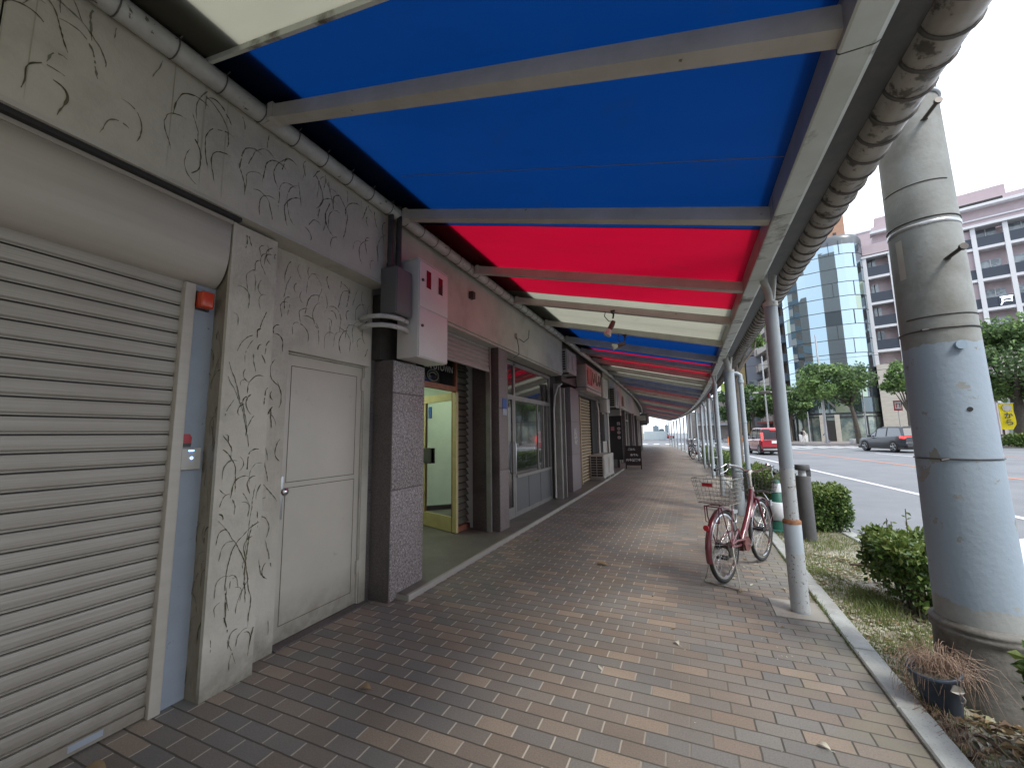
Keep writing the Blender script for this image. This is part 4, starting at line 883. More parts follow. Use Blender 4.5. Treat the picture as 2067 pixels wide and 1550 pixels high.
# ================================================================== BICYCLES
def bicycle(name, loc, rz, lab, paint, wirem, detail=True, front_basket=True):
    t = empty(name, loc, rz, lab, 'bicycle')
    WB, RW = .96, .325; ZR = RW+.008
    def build(b, n, m, par=t): return b.build(n, m, par, local=True)
    # main step-through tube, seat stub, stays
    BB = (.40,0,.285); HT = (.775,0,.70)
    b = MB(); b.tube([BB,(.43,0,.33),(.52,0,.41),(.64,0,.53),(.74,0,.67),(.79,0,.80)], [.03,.032,.030,.028,.026,.022], 12)
    b.tube([(.815,0,.62),(.785,0,.78)], .024, 12); b.tube([BB,(.33,0,.43)], .020, 10)
    for s in (-1,1): b.tube([BB,(.25,s*.05,.30),(0,s*.062,ZR)], [.014,.011,.009], 8); b.tube([(.34,0,.42),(.20,s*.045,.42),(0,s*.062,ZR)], .009, 8)
    build(b, 'frame', paint)
    b = MB(); b.tube([(.785,0,.78),(.765,0,.90),(.755,0,.955)], .014, 10); b.tube([(.79,0,.76),(.782,0,.80)], .026, 12); b.tube([(.755,0,.93),(.79,0,.965),(.83,0,.965)], .017, 10); build(b, 'stem', M['pipe'])
    b = MB(); b.prism([(.31,.30),(.33,.35),(.40,.365),(.455,.32),(.45,.25),(.39,.225),(.33,.24)], 'y', -.072, -.058); b.tube([(.33,-.066,.345),(.15,-.066,.365),(.03,-.066,.35)], .009, 6); b.prism([(.36,.22),(.43,.22),(.46,.28),(.44,.33),(.36,.34)], 'y', -.032, .032)
    build(b, 'chain_case', M['brownwrap'])
    b = MB()
    for s in (-1,1): b.tube([(.80,s*.048,.68),(.83,s*.052,.60),(.90,s*.055,.44),(WB,s*.057,ZR)], [.013,.012,.011,.009], 8)
    b.tube([(.80,-.05,.68),(.80,.05,.68)], .014, 8); build(b, 'fork', paint)
    for x0, nm in ((0,'wheel'),(WB,'wheel')):
        w = empty('wheel', (x0,0,ZR)); w.parent = t
        b = MB(); b.ring((0,0,0), RW-.016, .018, 'y', 48, 10); b.build('tyre', M['rubber'], w, local=True)
        b = MB(); b.lathe([(RW-.052,-.011),(RW-.034,-.013),(RW-.030,-.010),(RW-.030,.010),(RW-.034,.013),(RW-.052,.011),(RW-.054,0),(RW-.052,-.011)], (0,0,0), 48); b.f = b.f[:-2]; b.mi = b.mi[:-2]; b.sm = b.sm[:-2]
        b.v = [(x, z, y) for x,y,z in b.v]; b.build('rim', M['chrome'], w, local=True)
        b = MB()
        for k in range(32 if detail else 12):
            a = 2*math.pi*k/(32 if detail else 12); s = -1 if k % 2 else 1; a2 = a+(.5 if k % 4 < 2 else -.5)
            b.tube([(.022*math.cos(a2), s*.028, .022*math.sin(a2)), ((RW-.05)*math.cos(a), 0, (RW-.05)*math.sin(a))], .0013, 4, caps=False)
        b.build('spokes', M['chrome'], w, local=True)
        b = MB(); b.tube([(0,-.045,0),(0,.045,0)], .022, 12); b.tube([(0,-.075,0),(0,.075,0)], .007, 8)
        for s in (-.03,.03): b.tube([(0,s-.002,0),(0,s+.002,0)], .034, 14)
        if x0 == 0: b.tube([(0,-.058,0),(0,-.046,0)], .05, 14); b.tube([(-.0,-.064,-.06),(.0,-.05,-.06)], .035, 10); b.tube([(0,.048,0),(0,.062,0)], .045, 14)
        b.build('hub', M['darkmetal'], w, local=True)
        # mudguard
        b = MB(); a0, a1 = (55,196) if x0 == 0 else (5,150); n = 18; rg_ = RW+.020
        vs = []
        for i in range(n+1):
            a = R(a0+(a1-a0)*i/n)
            for (dy, dr) in ((-.028,-.014),(-.018,.002),(0,.006),(.018,.002),(.028,-.014)): vs.append((x0+(rg_+dr)*math.cos(a), dy, ZR+(rg_+dr)*math.sin(a)))
        b.add(vs, [(i*5+k,i*5+k+1,(i+1)*5+k+1,(i+1)*5+k) for i in range(n) for k in range(4)], True)
        for s in (-1,1): a = R(160 if x0 == 0 else 20); b.tube([(x0+rg_*math.cos(a),s*.026,ZR+rg_*math.sin(a)),(x0,s*.062,ZR)], .0028, 5)
        build(b, 'mudguard', paint)
    # carrier
    zc_ = .715; b = MB()
    for s in (-1,1): b.tube([(.20,s*.055,zc_),(-.20,s*.065,zc_)], .0065, 8); b.tube([(-.16,s*.065,zc_),(-.13,s*.075,zc_-.10),(0,s*.072,ZR)], .0055, 8); b.tube([(.12,s*.055,zc_),(0,s*.072,ZR)], .0055, 8)
    for x in (-.2,-.1,0,.1,.2): b.tube([(x,-.062,zc_),(x,.062,zc_)], .0055, 8)
    b.tube([(-.205,-.065,zc_),(-.20,-.06,zc_-.14),(-.20,.06,zc_-.14),(-.205,.065,zc_)], .0055, 8)
    build(b, 'rear_carrier', paint)
    b = MB(); b.tube([(-.335,0,.545),(-.345,0,.545)], .026, 16); build(b, 'rear_reflector', M['redplastic'])
    def basket(nm, x0, x1, x0b, x1b, wt, wb, z0, z1, m, nh=6, nv=7, solidback=False):
        b = MB(); r_ = .0017
        for i in range(nh+1):
            f = i/nh; xa, xb, w = x0b+(x0-x0b)*f, x1b+(x1-x1b)*f, wb+(wt-wb)*f; z = z0+(z1-z0)*f
            b.tube([(xa,-w,z),(xb,-w,z),(xb,w,z),(xa,w,z),(xa,-w,z)], r_*(2.2 if i in (0,nh) else 1), 5)
        for i in range(nv+1):
            f = i/nv
            for (A_, B_) in (((x0b+(x1b-x0b)*f,-wb),(x0+(x1-x0)*f,-wt)), ((x0b+(x1b-x0b)*f,wb),(x0+(x1-x0)*f,wt)), ((x0b,-wb+2*wb*f),(x0,-wt+2*wt*f)), ((x1b,-wb+2*wb*f),(x1,-wt+2*wt*f))):
                b.tube([(A_[0],A_[1],z0),(B_[0],B_[1],z1)], r_, 5)
            b.tube([(x0b+(x1b-x0b)*f,-wb,z0),(x0b+(x1b-x0b)*f,wb,z0)], r_, 5); b.tube([(x0b,-wb+2*wb*f,z0),(x1b,-wb+2*wb*f,z0)], r_, 5)
        return build(b, nm, m)
    rb = basket('rear_basket', -.20,.13,-.16,.10,.175,.14,.735,.965, wirem, 6, 9)
    b = MB(); b.box(-.203,-.197,-.02,.075,.895,.925); b.build('basket_tag', M['redplastic'], rb, local=True)
    if front_basket: basket('front_basket', .88,1.16,.90,1.10,.185,.135,.74,.95, M['darkmetal'], 5, 8)
    b = MB(); P = [(.63,.285,.985),(.70,.275,1.00),(.78,.235,1.035),(.83,.14,1.01),(.83,.06,.968),(.83,-.06,.968),(.83,-.14,1.01),(.78,-.235,1.035),(.70,-.275,1.00),(.63,-.285,.985)]
    b.tube(P, .011, 10); hb = build(b, 'handlebar', M['chrome'])
    for s in (-1,1):
        b = MB(); b.tube([(.70,s*.276,1.002),(.60,s*.290,.978)], .016, 10); b.build('grip', M['black'], hb, local=True)
        b = MB(); b.tube([(.79,s*.21,1.01),(.74,s*.225,.965),(.66,s*.26,.935)], .005, 6); b.box(.76,.80,s*.21-.014,s*.21+.014,.995,1.045); b.build('brake_lever', M['chrome'], hb, local=True)
        b = MB(); b.tube([(.80,s*.2,1.0),(.90,s*.17,.99),(.95,s*.08,.90),(.87,s*.02,.76),(.84,0,.64)], .003, 5); b.build('cable', M['black'], hb, local=True)
    b = MB(); b.lathe([(.0,.03),(.016,.026),(.023,.012),(.024,.0)], (.79,-.175,1.035), 14); b.build('bell', M['chrome'], hb, local=True)
    cr = MB(); cr.tube([(.40,-.095,.285),(.44,-.10,.37),(.47,-.10,.44)], .009, 8); cr.tube([(.40,.095,.285),(.36,.10,.20),(.33,.10,.13)], .009, 8); cr.tube([(.40,-.095,.285),(.40,.095,.285)], .014, 10); co = build(cr, 'crank', M['chrome'])
    for (x,y,z) in ((.47,-.155,.44),(.33,.155,.13)):
        b = MB(); b.box(x-.045,x-.03,y-.05,y+.05,z-.011,z+.011); b.box(x+.03,x+.045,y-.05,y+.05,z-.011,z+.011); b.box(x-.03,x+.03,y-.05,y-.035,z-.009,z+.009); b.box(x-.03,x+.03,y+.035,y+.05,z-.009,z+.009); b.tube([(x,y-.055,z),(x,y+.055,z)], .006, 6); b.build('pedal', M['black'], co, local=True)
    b = MB(); b.tube([(0,.075,ZR),(-.05,.11,.20),(-.09,.155,.02),(-.12,.15,.008),(-.12,-.15,.008),(-.09,-.155,.02),(-.05,-.11,.20),(0,-.075,ZR)], .0075, 8); build(b, 'kickstand', M['wire'])
    b = MB(); b.tube([(.22,0,.60),(.235,0,.55),(.25,0,.50),(.27,0,.44)], .018, 8); b.ring((.27,0,.55), .06, .009, 'y', 20, 6, -60, 200); b.box(.20,.30,-.03,.03,.60,.63); build(b, 'ring_lock', M['steel'])
    b = MB(); b.box(.92,.97,-.13,-.08,.60,.66); b.tube([(.95,-.10,.66),(.93,-.06,.74)], .006, 6); build(b, 'dynamo_lamp', M['chrome'])
    return t
bk = bicycle('bicycle', (.232,4.44,0), R(64), 'maroon city bicycle with a wire rear basket and no saddle, standing near the first post', M['maroon'], M['wire'])
M['blackpaint'] = mat('black_bicycle_paint', (.02,.02,.022), .35)
bicycle('bicycle', (.10,23.4,0), R(63), 'black bicycle parked beside a post far along the walkway', M['blackpaint'], M['darkmetal'], False)
bicycle('bicycle', (-.02,25.6,0), R(75), 'dark bicycle leaning behind the first black bicycle along the posts', M['blackpaint'], M['darkmetal'], False)
# ================================================================== CONE, BOLLARDS
t = empty('traffic_cone', (1.10,6.98,0), 0, 'green and white traffic cone with a square green base beside the hedge', 'traffic cone')
b = MB(); b.bbox(.89,1.31,6.77,7.19,-.01,.035,.01); b.build('base', M['conegreen'], t)
b = MB(); b.lathe([(.150,.034),(.145,.06),(.13,.10),(.125,.14),(.04,.70),(.028,.71)], (1.10,6.98,0), 28); b.build('cone_body', M['conegreen'], t)
b = MB(); b.lathe([(.1285,.15),(.1295,.151),(.1245,.39),(.112,.395)], (1.10,6.98,0), 28); b.build('white_sleeve', M['conewhite'], t)
b = MB(); b.lathe([(.069,.535),(.0505,.655)], (1.10,6.98,0), 28); b.build('white_band', M['conewhite'], t)
def boll(name, x, y, lab):
    t = empty(name, (x, y, 0), 0, lab, 'bollard', 'dark bollards in the planting strip')
    b = MB(); b.lathe([(.083,-.03),(.082,.80),(.076,.815)], (0,0,0), 28); b.build('shaft', M['bollard'], t, local=True)
    b = MB(); b.lathe([(.050,.812),(.050,.90)], (0,0,0), 20); b.build('light_window', M['conewhite'], t, local=True)
    b = MB(); b.lathe([(.040,.885),(.080,.888),(.083,.90),(.083,.945),(.076,.958)], (0,0,0), 28)
    b.prism([(.02,.81),(.081,.81),(.081,.90),(.02,.90)], 'y', -.04, .04); b.build('cap', M['bollard'], t, local=True)
    return t
boll('bollard', 1.325,6.46, 'dark bollard with slotted top between the first post and the clipped bush')
boll('bollard', 1.22,13.2, 'distant dark bollard seen between the awning posts')
# ================================================================== HEDGES
def hedge(name, lab, boxes, n, size, sparse=0, seed=1, twigs=0, lowgap=.0):
    rnd = random.Random(seed); b = MB()
    st = random.getstate(); random.seed(seed)
    cx = sum(q[0]+q[1] for q in boxes)/2/len(boxes); cy = sum(q[2]+q[3] for q in boxes)/2/len(boxes)
    t = empty(name, (cx,cy,0), 0, lab, 'hedge')
    vol = [ (q[1]-q[0])*(q[3]-q[2])*(q[5]-q[4]) for q in boxes]; tot = sum(vol)
    for q, v in zip(boxes, vol):
        m = int(n*v/tot); P = []
        while len(P) < m:
            u, w, s_ = rnd.uniform(-1,1), rnd.uniform(-1,1), rnd.uniform(-1,1)
            rr = (abs(u)**3.6+abs(w)**3.6+abs(s_)**3.6)**(1/3.6)
            wob = 1+.07*math.sin(u*6+seed)+.07*math.sin(w*7+2*seed)+.05*math.sin(s_*5+u*3)
            if rr > wob: continue
            if rr < .72 and rnd.random() > (.18 if not sparse else .3): continue
            if s_ < -.2 and rnd.random() < lowgap: continue
            P.append((q[0]+(u+1)/2*(q[1]-q[0]), q[2]+(w+1)/2*(q[3]-q[2]), q[4]+(s_+1)/2*(q[5]-q[4])))
        for p in P:
            f = (p[2]-q[4])/(q[5]-q[4]); b.cur = 1 if rnd.random() < (.75 if f > .80 else .14) else 0  # yellow green leaves are more frequent near the top
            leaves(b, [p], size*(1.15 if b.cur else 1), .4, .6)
    o = b.build('foliage', [M['leafgrn'], M['leafyel']], t)
    b = MB()
    for q in boxes:
        for k in range(int(10+twigs*(q[3]-q[2]))):
            x, y = rnd.uniform(q[0]+.1,q[1]-.1), rnd.uniform(q[2]+.1,q[3]-.1); xm = (q[0]+q[1])/2; ym = (q[2]+q[3])/2
            x0, y0 = xm+(x-xm)*.5, ym+(y-ym)*.7
            b.tube([(x0,y0,-.03),(x0+(x-x0)*.4+rnd.uniform(-.03,.03),y0+(y-y0)*.4,q[4]+(q[5]-q[4])*.35),(x,y,q[4]+(q[5]-q[4])*.85)], [.010,.007,.003], 5)
    b.build('branches', M['branch'], t); random.setstate(st)
    return t
hedge('clipped_bush', 'rounded clipped bush behind the dark bollard', [(1.38,1.98,6.95,7.75,.02,.62)], 9500, .042, seed=3, twigs=6)
hedge('clipped_hedge', 'long clipped hedge behind the maroon bicycle and the traffic cone', [(1.06,1.60,7.6,8.9,.02,.70),(1.02,1.50,9.1,11.3,.02,.68)], 20000, .045, seed=4, twigs=6)
hedge('clipped_bush', 'sparse leggy bush left of the thick utility pole', [(1.30,1.98,3.98,4.80,.06,.55)], 6200, .044, 1, seed=5, twigs=34, lowgap=.80)
hedge('clipped_bush', 'bush cut off by the right edge beside the foot of the utility pole', [(1.20,1.66,2.14,2.58,.16,.50)], 4600, .045, 1, seed=6, twigs=16, lowgap=.5)
hedge('clipped_hedge', 'distant clipped hedge beyond the second bollard', [(.85,1.35,14.5,18.5,.02,.70),(.55,1.0,19.5,24,.02,.70)], 9000, .07, seed=8, twigs=2)
hedge('clipped_hedge', 'low hedge across the road under the yellow banner', [(21.0,27.5,41.5,42.3,.0,.95)], 7000, .15, seed=9)
# shoots above the sparse bush
st = random.getstate(); random.seed(5); ys_ = empty('young_shoots', (1.55,4.4,.4), 0, 'thin young shoots standing up out of the sparse bush', 'plant')
for x, y, h in ((1.55,4.35,.26),(1.44,4.40,.17),(1.50,4.5,.13),(1.78,4.4,.09)):
    b = MB(); b.cur = 1; b.tube([(x,y,.45),(x+.01,y,.5+h)], .003, 5); b.cur = 0
    for k in range(12):
        z = .5+h*k/12; leaves(b, [(x+.01*k/12, y, z)], .045, .3, .45)
    b.build('shoot', [M['leafyel'], M['branch']], ys_)
random.setstate(st)
scatter_flat_args = None
M['leafbrown'] = mat('dark_brown_leaf', (.14,.095,.06), .6, c2=(.085,.06,.04), scale=5)  # darker brown leaves for the near end of the strip
M['leafpale2'] = mat('greenish_dry_leaf', (.40,.41,.26), .7, c2=(.30,.29,.18), scale=5, trans=.2)
# ================================================================== GROUND LITTER
def scatter_flat(name, n, fx, size, ms, seed, tilt=.35, z0=.004, asp=.6, zf=None):
    rnd = random.Random(seed); b = MB()
    for _ in range(n):
        x, y = fx(rnd); a = rnd.uniform(0, 6.283); L_ = size*rnd.uniform(.45,1.3); W = L_*asp*rnd.uniform(.5,1)*.5
        z = (zf(x,y) if zf else 0)+z0+rnd.uniform(0,.006); c, s_ = math.cos(a), math.sin(a); t1, t2 = rnd.uniform(-tilt,tilt)*L_, rnd.uniform(-tilt,tilt)*L_
        b.cur = rnd.randrange(len(ms)); q = abs(t1)+abs(t2)
        p0 = (x-c*L_/2, y-s_*L_/2, z+max(0,-t1)); p2 = (x+c*L_/2, y+s_*L_/2, z+max(0,t1)); k1 = L_*rnd.uniform(-.12,.12)
        b.add([p0, (x-c*k1-s_*W, y-s_*k1+c*W, z+abs(t2)*.6), p2, (x+c*k1+s_*W, y+s_*k1-c*W, z+abs(t2)*.8), (x+c*k1*.5, y+s_*k1*.5, z)], [(0,1,4),(1,2,4),(2,3,4),(3,0,4)])
    return tag(b.build(name, ms), kind='stuff')
def in_strip(rnd, y0=1.8, y1=8.5, p=1.0, gamma=1):
    y = y0+(y1-y0)*rnd.random()**gamma; f = rnd.random()**p; return .99+(rk(y)-.17-.99)*f, y
scatter_flat('leaf_litter', 8200, lambda r: in_strip(r, 1.6, 5.8, 1.15, 1.0), .052, [M['leafpale'], M['leafdry'], M['leafpale'], M['leafpale2'], M['leafpale'], M['leafpale2']], 21, .35, -.002, .55, soil_z)
scatter_flat('leaf_litter', 2600, lambda r: in_strip(r, 4.6, 12, 1.0), .040, [M['leafdry'], M['leafpale'], M['soil']], 22, .3, 0, .55, soil_z)
scatter_flat('leaf_litter', 1500, lambda r: in_strip(r, 1.6, 2.9, 1.0), .065, [M['leafbrown'], M['leafdry'], M['leafbrown']], 23, .45, .008, .5, soil_z)
rn = random.Random(31)
def walk_leaf(r):
    u = r.random()
    if u < .26: return r.uniform(-2.25,-1.2), 8+r.random()**1.2*14
    if u < .42: y = r.uniform(9.5,13); return r.uniform(-1.9,-.6), y
    if u < .60: return r.gauss(.45,.12), r.uniform(4.2,5.6)
    y = 2+r.random()*20; return r.uniform(-2.2,.75), y
scatter_flat('fallen_leaves', 125, walk_leaf, .055, [M['leafdry'], M['leafpale'], M['leafpale']], 33, .25, .003, .45)
scatter_flat('crumbs', 420, lambda r: (r.gauss(.52,.12), 3.0+r.random()*3) if r.random() < .5 else (r.uniform(-2.2,.8), 1.6+r.random()*9), .014, [M['leafpale'], M['soil'], M['leafdry']], 34, .2, .002, .7)
# single leaves one can pick out
def big_leaf(x, y, a, L_, lab, m):
    b = MB(); n = 7; vs = []
    for i in range(n):
        f = i/(n-1); w = .30*L_*math.sin(math.pi*f**.8)**.9; u = (f-.5)*L_
        for s in (-1,0,1): vs.append((u, s*w, .006+abs(s)*w*.35+.01*math.sin(f*3)))
    b.add(vs, [(i*3+k,i*3+k+1,(i+1)*3+k+1,(i+1)*3+k) for i in range(n-1) for k in (0,1)], True)
    b.tube([(L_*.5,0,.006),(L_*.72,.01,.004)], .0015, 4)
    o = b.build('fallen_leaf', m); o.location = (x,y,0); o.rotation_euler = (0,0,a); tag(o, lab, 'leaf')
big_leaf(-1.755,1.915,R(10),.075,'curled tan leaf on the dark pavers near the plastered pillar',M['leafdry'])
big_leaf(-.945,4.55,R(-8),.13,'curled brown leaf lying alone in the middle of the walkway',M['leafdry'])
big_leaf(-1.93,5.25,R(60),.075,'yellowish leaf near the ledge in front of the reddish pillar',M['leafyel'])
big_leaf(-.165,3.08,R(-60),.05,'small pale leaf in the middle of the brick paving',M['leafpale'])
big_leaf(.46,2.36,R(-35),.05,'broken pale leaf on the bricks near the kerb',M['leafpale'])
big_leaf(-2.42,1.03,R(20),.12,'tan leaf under the bottom bar of the roller shutter',M['leafdry'])
# grass in the strip and along the kerb joint
b = MB(); rg2 = random.Random(41)
def blade(x, y, z, h, m=0):
    a = rg2.uniform(0,6.283); l = rg2.uniform(.2,.8)*h; c, s_ = math.cos(a)*l, math.sin(a)*l; w = .0022
    b.cur = m; b.add([(x-w,y,z),(x+w,y,z),(x+c*.4+w*.6,y+s_*.4,z+h*.7),(x+c*.4-w*.6,y+s_*.4,z+h*.7),(x+c,y+s_,z+h)], [(0,1,2,3),(3,2,4)])
for cx0, cy0, n_, sp, hh in ((1.45,3.7,500,.16,.05),(1.15,3.2,260,.08,.045),(1.08,5.1,400,.08,.05),(1.3,5.6,500,.2,.04),(1.55,5.5,300,.2,.035),(1.28,4.35,500,.07,.10),(1.10,4.55,420,.16,.05),(1.22,4.1,300,.10,.10),(1.05,5.6,300,.15,.05),(1.30,3.7,420,.14,.045),(1.12,3.55,200,.10,.05),(1.05,2.9,160,.08,.05),(1.10,2.35,150,.07,.06),(1.6,6.6,900,.22,.05),(1.35,6.2,300,.15,.05),(1.9,6.0,300,.2,.05),(1.15,6.6,360,.14,.05)):
    for _ in range(n_): 
        x, y = rg2.gauss(cx0,sp), rg2.gauss(cy0,sp*1.3)
        if x > 1.0 and x < rk(y)-.18: blade(x, y, soil_z(x,y)-.004, hh*rg2.uniform(.5,1.3), rg2.random() < .3)
for _ in range(700):
    y = 3.2+rg2.random()**.8*2.6; blade(.868+rg2.gauss(0,.006), y, .0, .022*rg2.uniform(.4,1.6)*(1.6 if 3.9 < y < 4.3 else 1), 0)
for _ in range(420):
    y = 1.8+rg2.random()*9; blade(.995+rg2.random()*.02, y, -.01, .04*rg2.uniform(.4,1.4), 0)
tag(b.build('grass', [M['grass'], M['leafyel']]), kind='stuff')
M['moss'] = mat('moss', (.10,.105,.035), .95, c2=(.07,.075,.03), scale=40, bump=.8, bscale=120)
b = MB()
for (y0, y1, w) in ((2.64,2.70,.010),(3.1,3.16,.008),(2.25,2.33,.009)):
    n = 10; P = [(.872,y0+(y1-y0)*i/n,.005) for i in range(n+1)]; Q = [(.868-w*math.sin(math.pi*i/n)**.6*rg2.uniform(.7,1.1),y0+(y1-y0)*i/n,.0045) for i in range(n+1)]
    b.add(P+Q, [(i,i+1,n+2+i,n+1+i) for i in range(n)])
tag(b.build('moss', M['moss']), kind='stuff')
# fallen branch
b = MB(); b.tube([(1.42,5.35,.035),(1.52,5.30,.05),(1.62,5.33,.045),(1.75,5.27,.03)], [.012,.012,.009,.005], 7); b.tube([(1.60,5.33,.045),(1.68,5.42,.05),(1.76,5.45,.04)], [.008,.006,.003], 6); b.tube([(1.52,5.30,.05),(1.46,5.24,.05)], [.008,.004], 6)
tag(b.build('fallen_branch', M['branch']), 'short dark branch lying on the leaf litter', 'branch')
# ================================================================== POT WITH DEAD STALKS
t = empty('plant_pot', (1.085,2.89,0), R(0), 'tilted dark blue plant pot full of dead stalks at the foot of the utility pole', 'plant pot')
b = MB(); b.lathe([(.068,.0),(.098,.185),(.105,.188),(.105,.205),(.097,.207),(.088,.175)], (0,0,0), 28); b.f = b.f[:-1]; b.mi = b.mi[:-1]; b.sm = b.sm[:-1]
tm = Matrix.Rotation(R(-9),3,'Y') @ Matrix.Rotation(R(6),3,'X'); b.v = [tuple(tm @ Vector(v)+Vector((0,0,.0))) for v in b.v]; b.build('pot_shell', M['pot'], t, local=True)
b = MB(); b.lathe([(.0,.16),(.09,.165)], (0,0,0), 20); b.v = [tuple(tm @ Vector(v)) for v in b.v]; b.build('pot_soil', M['soil'], t, local=True)
b = MB(); rr_ = random.Random(51)
for k in range(300):
    a = rr_.uniform(0,6.283); r0 = rr_.uniform(0,.085); x, y, z = r0*math.cos(a), r0*math.sin(a), .18; out = rr_.uniform(.04,.17)*(.6 if -2.6 < (a if a < math.pi else a-6.283) < -1.0 else 1); up = rr_.uniform(.01,.12); drop = rr_.uniform(-.20,.05) if not (-2.6 < (a if a < math.pi else a-6.283) < -1.0) else rr_.uniform(-.08,.05)
    a2 = a+rr_.gauss(0,.7); P = [(x,y,z),(x+.35*out*math.cos(a2),y+.35*out*math.sin(a2),z+up),(x+.8*out*math.cos(a2),y+.8*out*math.sin(a2),z+up*.8+drop*.25),(x+out*math.cos(a2)+rr_.gauss(0,.01),y+out*math.sin(a2),max(.02,z+up*.4+drop))]
    P = [P[0]]+[(p[0]+rr_.gauss(0,.012),p[1]+rr_.gauss(0,.012),p[2]+rr_.gauss(0,.01)) for p in P[1:]]; b.tube(P, [.0012,.0011,.0009,.0006], 3, False, False)
b.build('dead_stalks', M['straw'], t, local=True)
b = MB(); b.add([(-.03,-.10,.165),(.0,-.115,.19),(.045,-.11,.175),(.06,-.10,.14),(.02,-.112,.13),(-.02,-.108,.14)], [(0,1,2,3,4,5)]); b.tube([(.03,-.11,.14),(.045,-.118,.11),(.04,-.115,.085),(.025,-.11,.085)], .004, 6); b.v = [(x*.7+.005, y, z*.75+.035) for x, y, z in b.v]; b.build('torn_label', M['offwhite'], t, local=True)
b = MB()
for k in range(160):
    x, y = .96+rr_.gauss(.06,.05), rr_.gauss(2.78,.16)
    if x < .995: x = .995+rr_.random()*.08
    a = rr_.uniform(0,6.283); l = rr_.uniform(.03,.10); b.tube([(x,y,0),(x+math.cos(a)*l*.5,y+math.sin(a)*l*.5,.03+.03*rr_.random()),(x+math.cos(a)*l,y+math.sin(a)*l,.01)], .0012, 3, False, False)
tag(b.build('dry_stalk_litter', M['straw']), kind='stuff')
